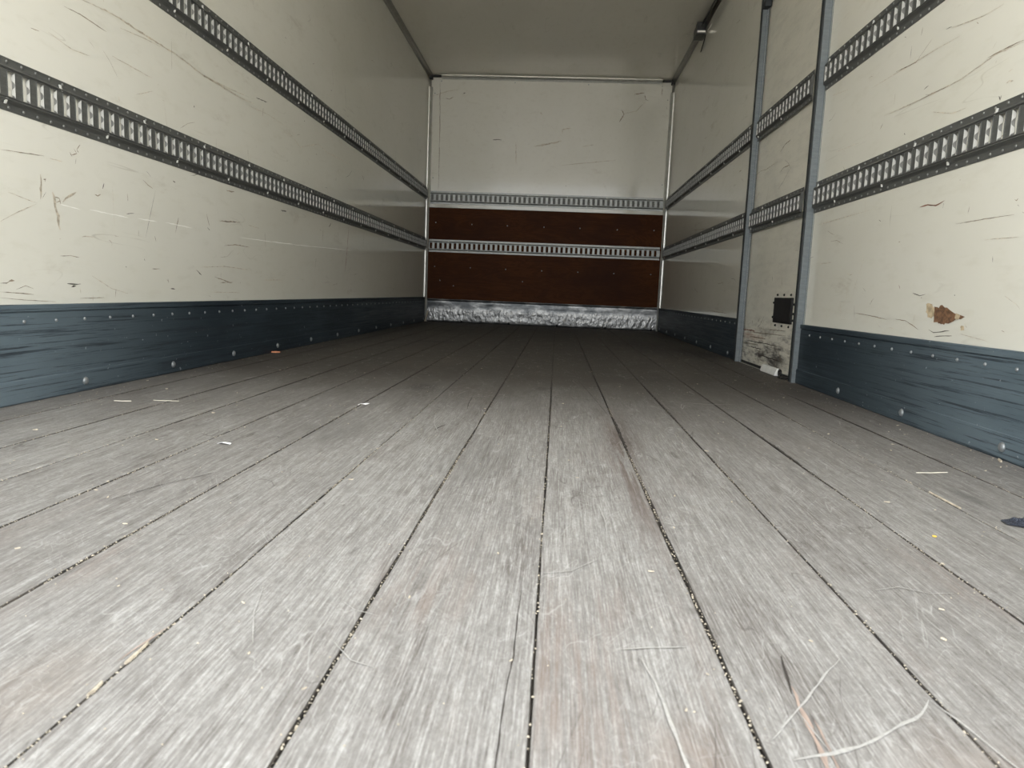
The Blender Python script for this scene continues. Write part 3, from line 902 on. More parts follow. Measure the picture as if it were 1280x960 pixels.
def track(F, u0, u1, v0, mat, label, slot0, group, far=1, vis=None, lipmat='track_lip', rivets=True, ends=(0, 0), tabmat=None):
    """far: +1 when the far lip of a slot lies at larger u"""
    root = empty('cargo_track', F((u0 + u1) / 2, v0, 0))
    base = Vector(root.location)
    tag(root, label, 'track', group)
    G = lambda u, v, w: tuple(Vector(F(u, v0 + v, w)) - base)
    mb = MB()
    lower = [(0, 0), (0, .002), (.017, .0022), (.0205, .0045), (.024, .0100), (.0262, .0130), (.0283, .0120), (.0292, .0092), (.0304, .0092), (.0318, .0120)]
    upper = [(TH - v, w) for v, w in lower][::-1]
    lo_n, face = len(lower), (.0340, .0940)
    PITCH_, SW = .05, .026
    # u stations
    st = []
    k = math.ceil((u0 + .006 - slot0) / PITCH_)
    while slot0 + k * PITCH_ + SW < u1 - .004:
        st.append((slot0 + k * PITCH_, slot0 + k * PITCH_ + SW))
        k += 1
    us = [u0] + [x for s in st for x in s] + [u1]
    prof = lower + [(face[0], .012), (face[1], .012)] + upper
    n = len(prof)
    vs = [G(u, v, w) for u in us for v, w in prof]
    fs = []
    for j in range(len(us) - 1):
        slot = (j % 2 == 1)
        for k in range(n - 1):
            if slot and k == lo_n:
                continue
            fs.append((j * n + k, j * n + k + 1, (j + 1) * n + k + 1, (j + 1) * n + k))
    mb.add(vs, fs, 0)
    # slot lips
    S = 14
    for a, b in st:
        fa, ne = (b, a) if far > 0 else (a, b)
        vs = []
        for i in range(S + 1):
            t = i / S
            v = face[0] + t * (face[1] - face[0])
            d = lip_depth(t)
            vs += [G(fa, v, .012), G(fa, v, .012 - d), G(fa + far * .0012, v, .012 - d), G(fa + far * .0012, v, .0118)]
        fs = []
        for i in range(S):
            o = 4 * i
            for q in range(3):
                fs.append((o + q, o + q + 1, o + q + 5, o + q + 4))
        mb.add(vs, fs, 1)
        # added dark sheet for the shade behind the lobed lip, burr on the near edge
        q = fa + far * .0042
        mb.add([G(q, face[0], .0115), G(q, face[1], .0115), G(q, face[1], .0004), G(q, face[0], .0004)], [(0, 1, 2, 3)], 2)
        q = ne - far * .0010
        mb.add([G(ne, face[0], .012), G(ne, face[1], .012), G(ne, face[1], .0136), G(ne, face[0], .0136),
                G(q, face[0], .012), G(q, face[1], .012), G(q, face[1], .0136), G(q, face[0], .0136)], [(0, 1, 2, 3), (4, 5, 6, 7), (3, 2, 6, 7)], 0)
        # near and end returns
        mb.add([G(ne, face[0], .012), G(ne, face[1], .012), G(ne, face[1], .0095), G(ne, face[0], .0095)], [(0, 1, 2, 3)], 0)
        mb.add([G(a, face[0], .012), G(b, face[0], .012), G(b, face[0], .0095), G(a, face[0], .0095)], [(0, 1, 2, 3)], 0)
        mb.add([G(a, face[1], .012), G(b, face[1], .012), G(b, face[1], .0095), G(a, face[1], .0095)], [(0, 1, 2, 3)], 0)
    # end caps
    for u in (u0, u1):
        vs = [G(u, v, w) for v, w in prof]
        mb.add(vs, [tuple(range(n))], 0)
    mb.build('rail', [M[mat], M[lipmat], M['gap_shade']], root, recalc=False)
    va, vb = vis or (u0, u1)
    count = 0
    if rivets:
        order = []
        k = math.ceil((max(u0, va) + .012 - (slot0 + .013)) / PITCH_)
        while slot0 + .013 + k * PITCH_ < min(u1, vb) - .008:
            order.append(slot0 + .013 + k * PITCH_)
            k += 1
        pts = [(u, v) for u in order for v in (.009, TH - .009)]
        # nearest to the opening first
        far_pts = pts[100:]
        for u, v in pts[:100]:
            m = frame_matrix(lambda a, b, c: G(a, b, c), u, v, .0021)
            inst(P_RIVET, 'rivet', root, m)
        if far_pts:
            rb = MB()
            me = P_RIVET.data
            for u, v in far_pts:
                m = frame_matrix(lambda a, b, c: G(a, b, c), u, v, .0021)
                rb.add([m @ x.co for x in me.vertices], [tuple(p.vertices) for p in me.polygons], 0, True)
            tag(rb.build('rivet_row', M['rivet'], root), kind='stuff')
    k0 = math.ceil((max(u0, va) + .02 - (slot0 - .006)) / .2)
    k = k0
    while slot0 - .006 + k * .2 < min(u1, vb) - .02:
        u = slot0 - .006 + k * .2
        low = (k % 2 == 0)
        m = frame_matrix(lambda a, b, c: G(a, b, c), u, .0225 if low else TH - .0225, .0085)
        inst(P_TAB, 'tab', root, m @ Matrix.Scale(1 if low else -1, 4, (0, 1, 0)))
        k += 1
    return root


GS = 'slotted cargo tracks screwed along the side walls'
track(FL, Y0 + .05, DEPTH - .035, 1.2425, 'track_side', 'upper of the two dark slotted cargo tracks on the left wall', 1.745, GS, 1, (1.2, 9))
track(FL, Y0 + .05, DEPTH - .035, .7345, 'track_side', 'lower of the two dark slotted cargo tracks on the left wall', 1.745, GS, 1, (1.2, 9))
for v0, nm in ((1.206, 'upper'), (.7155, 'lower')):
    track(FR, Y0 + .05, DOOR_A - .03, v0, 'track_side', nm + ' dark cargo track on the right wall between viewer and door post', 1.675, GS, 1, (1.2, 9))
    track(FR, DOOR_A + .125, DOOR_B - .02, v0 + .003, 'track_side', nm + ' short dark cargo track across the cream side door panel', 1.675, GS, 1)
    track(FR, DOOR_B + .045, DEPTH - .035, v0 + .004, 'track_side', nm + ' dark cargo track on the right wall behind the side door', 1.675, GS, 1)
GB = 'grey cargo tracks across the far bulkhead'
tb = track(FB, -1.188, 1.188, 1.211, 'track_back', 'grey cargo track on the cream far panel above the brown board', -1.176, GB, 1)
mb = MB()
mb.box((-1.186, -.0016, .019), (1.186, -.0004, TH - .019))  # added dark sheet, stands in for the shade inside the slots
mb.build('slot_shade_sheet', M['slot_shade'], tb)
FB2 = lambda u, v, w: (u, DEPTH - .0127 - w, v)
track(FB2, -1.186, 1.182, .722, 'track_back', 'grey cargo track crossing the middle of the brown plywood board', -1.176, GB, 1)

# ------------------------------------------------------------------ far bulkhead board
pb = empty('plywood_board', (0, DEPTH, .235))
tag(pb, 'dark brown plywood board on the lower far bulkhead', 'board')
mb = MB()
mb.box((-1.195, -.012, -.005), (1.195, 0, .938), 0, .0015)
mb.build('panel', M['ply'], pb)
for x, z in ((-1.121, 1.021), (-.746, 1.013), (-.38, 1.012), (-.004, 1.012), (.363, 1.013), (.741, 1.011), (1.111, 1.017),
             (-1.121, .573), (-.748, .573), (-.38, .571), (-.007, .57), (.364, .57), (.732, .571), (1.107, .576),
             (-1.062, .431), (-.919, .381), (-.2, .451)):
    o = inst(P_SCREW, 'screw', pb, frame_matrix(lambda a, b, c: (a, -c, b), x, z - .235, .012))
# screws in the cream far panel
wbo = bpy.data.objects['wall_back']
for x, z in ((-1.102, 2.42), (-.358, 2.42), (.377, 2.42), (1.104, 2.42), (-1.165, 2.30), (1.165, 2.29), (-1.165, 1.47), (1.165, 1.47)):
    inst(P_SCREW, 'screw', wbo, frame_matrix(FB, x, z, 0))

mb = MB()
mb.box((-1.195, DEPTH - .006, 1.174), (1.195, DEPTH - .0003, 1.206), 0, .002)
tag(mb.build('trim_9', M['wall_back']), 'cream batten between the far cream panel and the brown board', 'trim', kind='structure')

# galvanised kick sheet at the foot of the bulkhead
ks = MB()
nx, nz = 160, 18
for_rnd = random.Random(9)
from mathutils import noise as mnoise
vs, fs = [], []
prof = [(0, .012)] + [(.226 * i / nz, .014) for i in range(nz + 1)] + [(.230, .018), (.236, .020), (.241, .018), (.242, .012)]
for i in range(nx + 1):
    x = -1.19 + 2.385 * i / nx
    for v, w in prof:
        d = 0
        if .008 < v < .2:
            p = Vector((x * 17, v * 24, 1.3))
            band = max(0, 1 - abs(v - .085) / .095)
            d = .0030 * band * mnoise.noise(p * .8) + .003 * mnoise.noise(p * .22)
        vs.append((x, DEPTH - w - d - (.003 if 0 < v < .226 else 0), v + (.0018 * mnoise.noise(Vector((x * 9, 3, 4))) if v > .225 else 0)))
n = len(prof)
for i in range(nx):
    for k in range(n - 1):
        fs.append((i * n + k, i * n + k + 1, (i + 1) * n + k + 1, (i + 1) * n + k))
ks.add(vs, fs, 0, True)
ko = ks.build('baseboard_back', M['kick'], recalc=False)
tag(ko, 'dented bright galvanised kick sheet under the brown board', 'baseboard', kind='structure')
for x in (-.823, -.326, .176, .673, 1.145):
    inst(P_PEG, 'bolt', ko, frame_matrix(FB, x, .014, .018) @ Matrix.Scale(2.0, 4))

# ------------------------------------------------------------------ side kickboards
def baseboard(name, F, u0, u1, v1, label, bolts, rivs):
    mb = MB()
    prof = [(0, 0), (0, .010), (.0035, .0125), (.056, .0125), (.0600, .0120), (.0615, .0085), (.0632, .0085), (v1 - .0215, .0085), (v1 - .0205, .0060), (v1 - .0185, .0060), (v1 - .017, .0118), (v1 - .002, .0118), (v1, .0095), (v1, 0)]
    n = len(prof)
    us = [u0 + (u1 - u0) * i / 40 for i in range(41)]
    vs = [F(u, v, w) for u in us for v, w in prof]
    fs = [(j * n + k, j * n + k + 1, (j + 1) * n + k + 1, (j + 1) * n + k) for j in range(40) for k in range(n - 1)]
    fs += [tuple(range(n)), tuple(40 * n + k for k in range(n))[::-1]]
    mb.add(vs, fs)
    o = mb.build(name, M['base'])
    tag(o, label, 'baseboard', kind='structure')
    for u in bolts:
        if u0 + .02 < u < u1 - .02:
            inst(P_BOLT, 'bolt', o, frame_matrix(F, u, .030, .0125))
    for u in rivs:
        if u0 + .02 < u < u1 - .02:
            inst(P_BASERIV, 'rivet', o, frame_matrix(F, u, .2115, .0085))
    return o


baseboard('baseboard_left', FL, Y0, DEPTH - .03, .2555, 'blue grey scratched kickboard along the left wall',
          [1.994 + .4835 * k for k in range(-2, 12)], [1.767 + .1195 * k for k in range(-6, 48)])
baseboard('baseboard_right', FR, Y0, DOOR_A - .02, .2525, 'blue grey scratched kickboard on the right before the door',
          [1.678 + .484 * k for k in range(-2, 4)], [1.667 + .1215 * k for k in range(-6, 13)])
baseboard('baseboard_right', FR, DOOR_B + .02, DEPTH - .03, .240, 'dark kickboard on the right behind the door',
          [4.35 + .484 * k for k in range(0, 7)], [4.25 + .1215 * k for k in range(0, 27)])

# ------------------------------------------------------------------ side door with its posts
dr = MB()
dr.box((HW + .010, DOOR_A - .02, .012), (HW + .038, DOOR_B + .02, 1.944))
FD = lambda u, v, w: (HW + .010 - w, u, v)
scuffs(dr, FD, SCUFF_DOOR, 21, 40, (3.25, 4.05), (.03, 1.8))
scuffs(dr, FD, [], 22, 60, (3.25, 4.05), (.02, .22))
do = dr.build('door_1', wall_mats('door'))
tag(do, 'cream side door panel with dirty lower edge', 'door', kind='structure')
mb = MB()
mb.box((HW + .004, DOOR_A + .03, .0005), (HW + .03, DOOR_B, .013), 0, .002)
mb.build('bottom_seal', M['black'], do)


def post(name, y, z1, label, wide=.046, deep=.027):
    mb = MB()
    # plan outline (offset from the wall, along the wall): pale lip, dark joint, steel face, inner face painted black for its dark reflection
    pr = [(-.004, -.013), (.002, -.013), (.002, -.006), (-.001, -.005), (-.001, 0), (deep, 0), (deep, .008), (deep - .003, .010), (deep - .003, .018), (deep, .020), (deep, wide), (.002, wide), (.002, wide + .010), (-.004, wide + .010)]
    ms = [0, 2, 1, 1, 0, 0, 1, 1, 1, 1, 1, 1, 0, 0]
    n = len(pr)
    zs = [0, .4, .8, 1.2, 1.6, z1]
    vs = [(HW - a, y + b, z) for z in zs for a, b in pr]
    for k in range(n):
        mb.add([vs[j * n + q] for j in range(len(zs)) for q in (k, (k + 1) % n)], [(2 * j, 2 * j + 1, 2 * j + 3, 2 * j + 2) for j in range(len(zs) - 1)], ms[k])
    mb.add(vs[:n], [tuple(range(n))[::-1]], 0)
    mb.add(vs[-n:], [tuple(range(n))], 0)
    o = mb.build(name, [M['post'], M['post_dark'], M['alu']])
    tag(o, label, 'trim', kind='structure')
    return o


post('trim_1', 3.117, 1.965, 'galvanised door post nearest the viewer', .046, .029)
post('trim_2', 4.108, 1.965, 'galvanised door post on the far side of the door', .046, .026)
mb = MB()
mb.box((HW - .026, 3.17, 1.925), (HW + .004, 4.105, 1.965), 0, .003)
mb.box((HW - .030, 4.06, 1.895), (HW + .004, 4.112, 1.930), 1, .003)
tag(mb.build('trim_3', [M['post'], M['post_dark']]), 'galvanised door head rail', 'trim', kind='structure')

# black square plate on the door
pt = empty('cover_plate', (HW + .010, 3.435, .305))
tag(pt, 'black square cover plate screwed low on the side door', 'plate')
mb = MB()
mb.box((-.006, -.137, -.060), (0, .137, .060), 0, .002)
mb.box((-.008, -.128, -.052), (-.005, .128, .052), 0, .001)
mb.build('plate', M['plate'], pt)
for y, z in ((.10, .073), (0, .073), (-.10, .073), (.10, -.073), (0, -.073), (-.10, -.073), (.150, .035), (.150, -.035), (-.151, .03), (-.151, -.012), (-.151, -.042)):
    inst(P_PEG, 'screw', pt, frame_matrix(lambda a, b, c: (-c, a, b), y, z, 0))

# white block and shackle lying at the foot of the door
mb = MB()
bm = bmesh.new()
bmesh.ops.create_cube(bm, size=1)
for v in bm.verts:
    v.co = Vector((v.co.x * .026, v.co.y * .24, (v.co.z + .5) * .034))
    if v.co.z > .02:
        v.co.x *= .55
        v.co.x += .005
bmesh.ops.bevel(bm, geom=bm.edges[:], offset=.003, segments=2, affect='EDGES')
mb.take(bm)
o = mb.build('plastic_block', M['white_block'])
o.location = (1.206, 3.49, .0008)
tag(o, 'white plastic block lying at the foot of the side door', 'block')


def torus(mb, c, R, r, axis='z', a0=0, a1=2 * math.pi, seg=22, ms=8, mi=0, sx=1.0):
    vs, fs = [], []
    closed = abs(a1 - a0 - 2 * math.pi) < 1e-6
    cnt = seg if closed else seg + 1
    for i in range(cnt):
        t = a0 + (a1 - a0) * i / seg
        for j in range(ms):
            p = 2 * math.pi * j / ms
            q = (R + r * math.cos(p))
            x, y, z = q * math.cos(t) * sx, q * math.sin(t), r * math.sin(p)
            v = {'z': (x, y, z), 'x': (z, x, y), 'y': (x, z, y)}[axis]
            vs.append(tuple(a + b for a, b in zip(v, c)))
    for i in range(cnt if closed else cnt - 1):
        for j in range(ms):
            a, b = i, (i + 1) % cnt
            fs.append((a * ms + j, a * ms + (j + 1) % ms, b * ms + (j + 1) % ms, b * ms + j))
    mb.add(vs, fs, mi, True)


sh = empty('door_shackle', (1.2, 3.31, 0))
tag(sh, 'small dark shackle on the floor beside the white block', 'shackle')
mb = MB()
torus(mb, (0, 0, .021), .014, .0045, 'x', sx=1.25)
mb.build('ring', M['plate'], sh)
mb = MB()
torus(mb, (0, -.030, .006), .014, .0045, 'z')
torus(mb, (.004, -.062, .006), .014, .0045, 'z')
mb.build('chain_link', M['plate'], sh)

# ------------------------------------------------------------------ corner and ceiling trims
def extrude_y(name, prof, y0, y1, mat, label):
    mb = MB()
    n = len(prof)
    vs = [(x, y, z) for y in (y0, y1) for x, z in prof]
    fs = [(k, (k + 1) % n, n + (k + 1) % n, n + k) for k in range(n)] + [tuple(range(n)), tuple(range(n, 2 * n))[::-1]]
    mb.add(vs, fs)
    o = mb.build(name, mat)
    tag(o, label, 'trim', kind='structure')
    return o


def cove(s, size=.036, depth=.016):
    return [(s * HW, HT), (s * (HW - size), HT), (s * (HW - size), HT - .003), (s * (HW - size * .5), HT - depth * .6), (s * (HW - depth * .6), HT - size * .5), (s * (HW - .003), HT - size), (s * HW, HT - size)]


extrude_y('trim_4', cove(-1), Y0, DEPTH - .05, M['cove'], 'grey cove along the left ceiling edge')
extrude_y('trim_5', cove(1), Y0, DEPTH - .05, M['cove'], 'grey cove along the right ceiling edge')
# aluminium cove across the far ceiling edge
mb = MB()
pr = [(DEPTH, HT), (DEPTH - .036, HT), (DEPTH - .036, HT - .004), (DEPTH - .020, HT - .012), (DEPTH - .012, HT - .020), (DEPTH - .004, HT - .036), (DEPTH, HT - .036)]
n = len(pr)
vs = [(x, y, z) for x in (-1.10, 1.10) for y, z in pr]
mb.add(vs, [(k, (k + 1) % n, n + (k + 1) % n, n + k) for k in range(n)] + [tuple(range(n)), tuple(range(n, 2 * n))[::-1]])
tag(mb.build('trim_6', M['alu']), 'aluminium cove across the far ceiling edge', 'trim', kind='structure')
for i, s in ((7, -1), (8, 1)):
    mb = MB()
    pr = [(s * HW, DEPTH), (s * (HW - .034), DEPTH), (s * (HW - .034), DEPTH - .004), (s * (HW - .018), DEPTH - .013), (s * (HW - .006), DEPTH - .030), (s * HW, DEPTH - .030)]
    n = len(pr)
    vs = [(x, y, z) for z in (0.01, HT - .115) for x, y in pr]
    mb.add(vs, [(k, (k + 1) % n, n + (k + 1) % n, n + k) for k in range(n)] + [tuple(range(n)), tuple(range(n, 2 * n))[::-1]])
    tag(mb.build('trim_%d' % i, M['alu']), ('left' if s < 0 else 'right') + ' far corner aluminium strip', 'trim', kind='structure')
    # black corner fitting where the three strips meet
    e = empty('corner_bracket', (s * HW, DEPTH, HT))
    tag(e, 'black corner bracket in the far ' + ('left' if s < 0 else 'right') + ' ceiling corner', 'bracket')
    mb = MB()
    bm = bmesh.new()
    mb.box((0, -.034, -.020), (-s * .118, -.006, -.004), 0, .002)
    mb.build('arm', M['black'], e)
    mb = MB()
    mb.box((0, -.05, -.045), (-s * .034, 0, 0), 0, .006)
    mb.build('corner_block', M['black'], e)
    mb = MB()
    mb.box((0, -.018, -.112), (-s * .020, -.002, -.04), 0, .002)
    mb.build('post_sleeve', M['cove'], e)

# ------------------------------------------------------------------ strap with buckle on the right ceiling edge
sp = empty('ratchet_strap', (HW - .012, 5.93, HT - .03))
tag(sp, 'black strap with metal buckle hanging along the right ceiling edge', 'strap')
mb = MB()
pts = [(.0, -.10), (.004, -.18), (.004, -.32), (0, -.62), (-.002, -1.1), (0, -1.6)]
for (d0, y0_), (d1, y1_) in zip(pts[:-1], pts[1:]):
    vs = []
    for d, y in ((d0, y0_), (d1, y1_)):
        vs += [(-.022 + d, y, .018), (-.038 + d, y, -.026), (-.0415 + d, y, -.0245), (-.0255 + d, y, .0195)]
    mb.add(vs, [(0, 1, 5, 4), (1, 2, 6, 5), (2, 3, 7, 6), (3, 0, 4, 7)])
mb.build('webbing', M['strap'], sp)
mb = MB()
mb.box((-.062, -.005, -.062), (.008, .105, .012), 0, .006)
mb.box((-.066, -.075, -.070), (.000, -.003, .016), 0, .004)
mb.box((-.070, -.09, -.074), (-.060, .06, -.066), 0, .003)
mb.box((-.002, -.09, -.074), (.006, .06, -.066), 0, .003)
mb.build('buckle', M['buckle'], sp)
mb = MB()
mb.box((-.066, -.088, -.062), (-.002, -.076, -.048), 0, .004)
mb.build('ratchet_bar', M['chrome'], sp)
mb = MB()
vs = []
for x, y, z in ((.004, -.06, -.075), (.006, .0, -.10), (.002, .05, -.135), (0, .07, -.155)):
    vs += [(x - .003, y - .014, z), (x + .001, y - .014, z), (x + .001, y + .014, z), (x - .003, y + .014, z)]
fs = [(4 * j + k, 4 * j + (k + 1) % 4, 4 * j + 4 + (k + 1) % 4, 4 * j + 4 + k) for j in range(3) for k in range(4)] + [(0, 1, 2, 3), (12, 13, 14, 15)]
mb.add(vs, fs)
mb.build('loose_end', M['strap'], sp)
mb = MB()
pth = [Vector(p) for p in ((.006, -.11, -.055), (.009, -.17, -.062), (.011, -.24, -.055))]
vs, fs = [], []
for p in pth:
    for j in range(6):
        t = j * math.pi / 3
        vs.append((p.x + .0035 * math.cos(t), p.y, p.z + .0035 * math.sin(t)))
for i in range(2):
    for j in range(6):
        fs.append((i * 6 + j, i * 6 + (j + 1) % 6, i * 6 + 6 + (j + 1) % 6, i * 6 + 6 + j))
mb.add(vs, fs, 0, True)
mb.build('release_wire', M['chrome'], sp)

# ------------------------------------------------------------------ litter on the floor
def chip_mesh(L, W_, H, rn, bend=.15):
    """an irregular splinter lying along local X"""
    mb = MB()
    k = 6
    vs, fs = [], []
    for i in range(k + 1):
        t = i / k
        wd = W_ * .5 * (.35 + .65 * math.sin(math.pi * min(1, max(0, .12 + .76 * t)))) * rn.uniform(.75, 1.2)
        hh = H * rn.uniform(.8, 1.1)
        x = (t - .5) * L
        y = bend * L * (t - .5) ** 2 + rn.uniform(-.06, .06) * W_
        z = H * .25 * rn.random() * abs(t - .5)
        vs += [(x, y - wd, z), (x, y - wd * .6, z + hh), (x, y + wd * .6, z + hh * .9), (x, y + wd, z)]
    for i in range(k):
        for j in range(4):
            fs.append((4 * i + j, 4 * i + (j + 1) % 4, 4 * i + 4 + (j + 1) % 4, 4 * i + 4 + j))
    fs += [(0, 1, 2, 3), (4 * k, 4 * k + 1, 4 * k + 2, 4 * k + 3)]
    mb.add(vs, fs)
    return mb


def litter(name, label, cat, loc, rot, L, W_, H, mat, seed, bend=.15, group=None):
    o = chip_mesh(L, W_, H, random.Random(seed), bend).build(name, M[mat])
    o.location = (loc[0], loc[1], loc[2] if len(loc) > 2 else .0004)
    o.rotation_euler = (0, 0, rot)
    tag(o, label, cat, group)
    return o


litter('straw_stalk', 'long pale straw stalk on the right side of the floor', 'straw', (.964, 1.50), .25, .075, .0022, .002, 'straw', 1, .05)
litter('wood_splinter', 'long tan splinter lying in a seam right of centre', 'splinter', (.8765, 1.285), 1.57, .105, .0038, .002, 'chip', 2, .02)
litter('wood_splinter', 'thin pale splinter on the floor below the left kickboard', 'splinter', (-.905, 1.89), .1, .07, .0018, .0015, 'straw', 3, .1)
litter('wood_splinter', 'short pale splinter left of the thin one by the left kickboard', 'splinter', (-1.005, 1.85), .15, .045, .0032, .002, 'straw', 4, .15)
litter('wood_splinter', 'yellowish splinter in the seam at the front left', 'splinter', (-.197, .585), 1.62, .038, .0028, .0025, 'chip', 5, .05)
litter('wood_splinter', 'chunky tan splinter wedged in the front left seam below the yellowish one', 'splinter', (-.197, .526), 1.6, .020, .003, .0022, 'chip', 6, .05)
litter('bark_fragment', 'orange brown bark fragment at the foot of the left kickboard', 'bark', (-1.195, 3.38), .3, .05, .018, .007, 'bark', 7)
litter('wood_splinter', 'pale splinter leaning on the foot of the right kickboard', 'splinter', (1.196, 1.66), 1.2, .032, .007, .004, 'chip', 8)
o = litter('wood_stick', 'small brown stick leaning in the far left floor corner', 'stick', (-1.178, 7.36, .002), 0, .12, .016, .012, 'chip', 9)
o.rotation_euler = (0, math.radians(70), math.radians(150))
o.location.z = .058

# white paper scrap: a folded sliver
mb = MB()
mb.add([(-.014, 0, 0), (-.002, -.005, .004), (.002, .004, .003), (-.010, .008, 0), (.016, -.004, .0006), (.014, .006, .001),
        (-.014, 0, .0006), (-.002, -.005, .0046), (.002, .004, .0036), (-.010, .008, .0006), (.016, -.004, .0012), (.014, .006, .0016)],
       [(0, 1, 2, 3), (1, 4, 5, 2), (6, 9, 8, 7), (7, 8, 11, 10), (0, 6, 7, 1), (1, 7, 10, 4), (4, 10, 11, 5), (5, 11, 8, 2), (2, 8, 9, 3), (3, 9, 6, 0)])
o = mb.build('paper_scrap', M['paper'])
o.location = (-.513, 1.415, .0006)
tag(o, 'white folded paper scrap on the left half of the floor', 'paper')

mb = MB()
mb.add([(-.018, -.004, 0), (-.006, .003, .005), (.004, -.003, .001), (.018, .004, .004), (.016, .010, .001), (.003, .004, .004), (-.008, .010, .002), (-.016, .004, .001)],
       [(0, 1, 6, 7), (1, 2, 5, 6), (2, 3, 4, 5)])
mb.add([(-.018, -.004, .0007), (-.006, .003, .0057), (.004, -.003, .0017), (.018, .004, .0047), (.016, .010, .0017), (.003, .004, .0047), (-.008, .010, .0027), (-.016, .004, .0017)],
       [(7, 6, 1, 0), (6, 5, 2, 1), (5, 4, 3, 2)])
o = mb.build('plastic_shred', M['paper'])
o.location = (-.372, 1.985, .0006)
o.rotation_euler = (0, 0, .5)
tag(o, 'white crumpled shred lying on a plank seam left of centre', 'shred')

mb = MB()
torus(mb, (0, 0, .0008), .0024, .0008, 'z')
o = mb.build('plastic_ring', M['yellow'])
o.location = (.749, 1.069, .0003)
tag(o, 'tiny yellow plastic ring on the planks at right', 'ring')

# crumpled navy cloth at the right edge
mb = MB()
nx, ny = 44, 22
vs, fs = [], []
for s in (0, 1):
    for i in range(nx + 1):
        for j in range(ny + 1):
            a, b = i / nx, j / ny
            half = .024 * math.sin(math.pi * min(1, .06 + a * .95)) ** .6 + .002
            x = -.03 + .14 * a
            y = (b - .5) * 2 * half + .006 * mnoise.noise(Vector((x * 40, 0, 3)))
            edge = min(1, 4 * min(b, 1 - b), 6 * min(a, 1 - a))
            h = (.006 + .010 * abs(mnoise.noise(Vector((x * 75, y * 75, 1)))) + .004 * mnoise.noise(Vector((x * 220, y * 220, 2)))) * max(.12, edge)
            vs.append((x, y, .0006 if s == 0 else max(.0014, h)))
m_ = (nx + 1) * (ny + 1)
for i in range(nx):
    for j in range(ny):
        q = (i * (ny + 1) + j, (i + 1) * (ny + 1) + j, (i + 1) * (ny + 1) + j + 1, i * (ny + 1) + j + 1)
        fs.append(tuple(x + m_ for x in q))
        fs.append(q[::-1])
for i in range(nx):
    for j in (0, ny):
        a, b = i * (ny + 1) + j, (i + 1) * (ny + 1) + j
        fs.append((a, b, b + m_, a + m_))
for j in range(ny):
    for i in (0, nx):
        a, b = i * (ny + 1) + j, i * (ny + 1) + j + 1
        fs.append((a, b, b + m_, a + m_))
mb.add(vs, fs)
o = mb.build('cloth_scrap', M['navy'])
o.location = (.937, 1.162, .0003)
o.rotation_euler = (0, 0, -.12)
tag(o, 'crumpled navy cloth scrap on the floor at the right picture edge', 'cloth')

# larger single chips
GC = 'pale wood chips scattered over the plank floor'
LC = 'small pale wood chip lying on the grey planks'
rc = random.Random(17)
protos = [chip_mesh(.012, .005, .002, rc).build('wood_chip', M['chip']) for _ in range(5)]
for p in protos:
    C.objects.unlink(p)
spots = [(.106, .889), (.386, 1.213), (.357, 1.038), (.161, .974), (-.02, 1.949), (-.483, .805), (-.413, .913), (-.509, 1.023), (-.549, 1.055),
         (-.562, 1.105), (.583, .724), (.479, 1.194), (-.37, 1.90), (-.027, 2.03), (.30, .86), (.44, .70), (.62, .80), (.14, .62), (-.10, .60), (-.03, .55),
         (.32, .62), (.29, .56), (-.15, .70), (-.30, .72), (.02, .74), (.70, .95), (.80, .95), (.76, 1.25), (1.10, 1.55), (.98, 1.72), (1.02, 1.80),
         (.90, 1.90), (1.12, 1.95), (-.80, 1.2), (-.95, 1.45), (-1.02, 2.1), (-.70, 1.75), (-.66, 1.42), (-.18, 1.2), (.22, 1.3), (.52, 1.6), (.60, 2.1),
         (.20, 2.2), (-.5, 2.6), (.42, 2.7), (.75, 2.9), (-.9, 2.7), (-.15, 3.1), (1.0, 2.6), (.95, 3.1), (1.12, 2.9), (-1.16, 1.9), (-1.17, 2.25), (1.17, 2.1)]
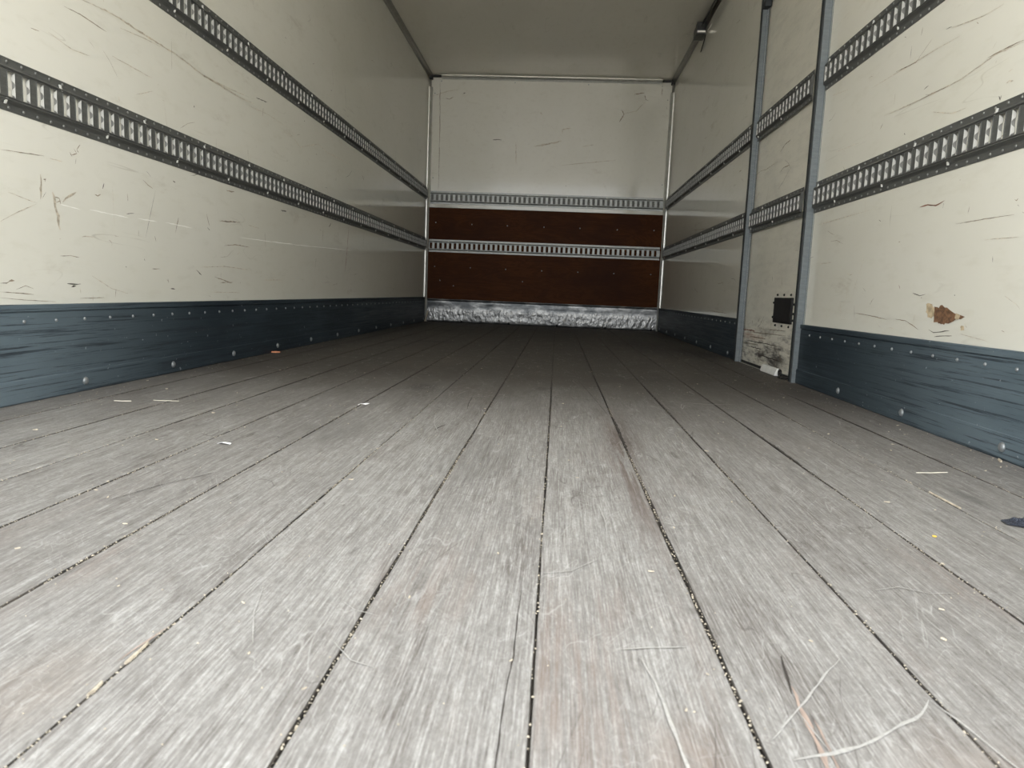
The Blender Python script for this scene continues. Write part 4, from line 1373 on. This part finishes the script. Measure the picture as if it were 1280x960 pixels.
for i, (x, y) in enumerate(spots):
    o = protos[i % 5].copy()
    C.objects.link(o)
    o.name = 'wood_chip'
    s = rc.uniform(.3, .7) * (1.0 if y < 1.3 else 1.3)
    o.scale = (s * rc.uniform(.7, 1.3), s, s)
    o.location = (x, y, .0004)
    o.rotation_euler = (0, 0, rc.uniform(0, 3.14))
    tag(o, LC, 'wood chip', GC)

# crumbs packed in the seams and dusted over the boards
rg = random.Random(23)
mb = MB()


def crumb(x, y, z, s, rn):
    vs = []
    a = rn.uniform(0, 6.28)
    e = rn.uniform(.5, 1)
    for dx, dy, dz in ((1, 0, 0), (-.5, .8, 0), (-.6, -.75, 0), (.1, 0, .9), (.05, .1, -.3)):
        px, py = dx * s, dy * s * e
        vs.append((x + px * math.cos(a) - py * math.sin(a), y + px * math.sin(a) + py * math.cos(a), z + dz * s * .8 + s * .2))
    mb.add(vs, [(0, 1, 3), (1, 2, 3), (2, 0, 3), (1, 0, 4), (2, 1, 4), (0, 2, 4)], rn.choice((0, 0, 0, 0, 0, 1)))


for si, x in enumerate(seams[1:-1]):
    y = .3
    dens = rg.uniform(.35, 1)
    while y < 4.2:
        p = .5 + .5 * mnoise.noise(Vector((x * 5, y * 2.6, 2)))
        if rg.random() < dens * (p ** 1.3) * (2.2 if y < 2.2 else .35):
            s = rg.uniform(.0006, .0019)
            crumb(x + rg.gauss(0, .0014), y, rg.uniform(-.0035, -.0008), s, rg)
            if rg.random() < .12:
                crumb(x + rg.gauss(0, .008), y, 0, s * .8, rg)
        y += rg.uniform(.001, .005) * (1 if y < 1.5 else 2.2)
for _ in range(700):
    y = .4 + 4.5 * rg.random() ** 1.8
    x = rg.uniform(-1.15, 1.15)
    if rg.random() < .35:
        x = math.copysign(1.2 - abs(rg.gauss(0, .035)), x)
    crumb(x, y, 0, rg.uniform(.0005, .0016) * (1 if y < 1.2 else 1.6), rg)
tag(mb.build('floor_grit', [M['grit'], M['chip']], recalc=False), 'pale grit and crumbs packed in the seams of the plank floor', 'grit', kind='stuff')
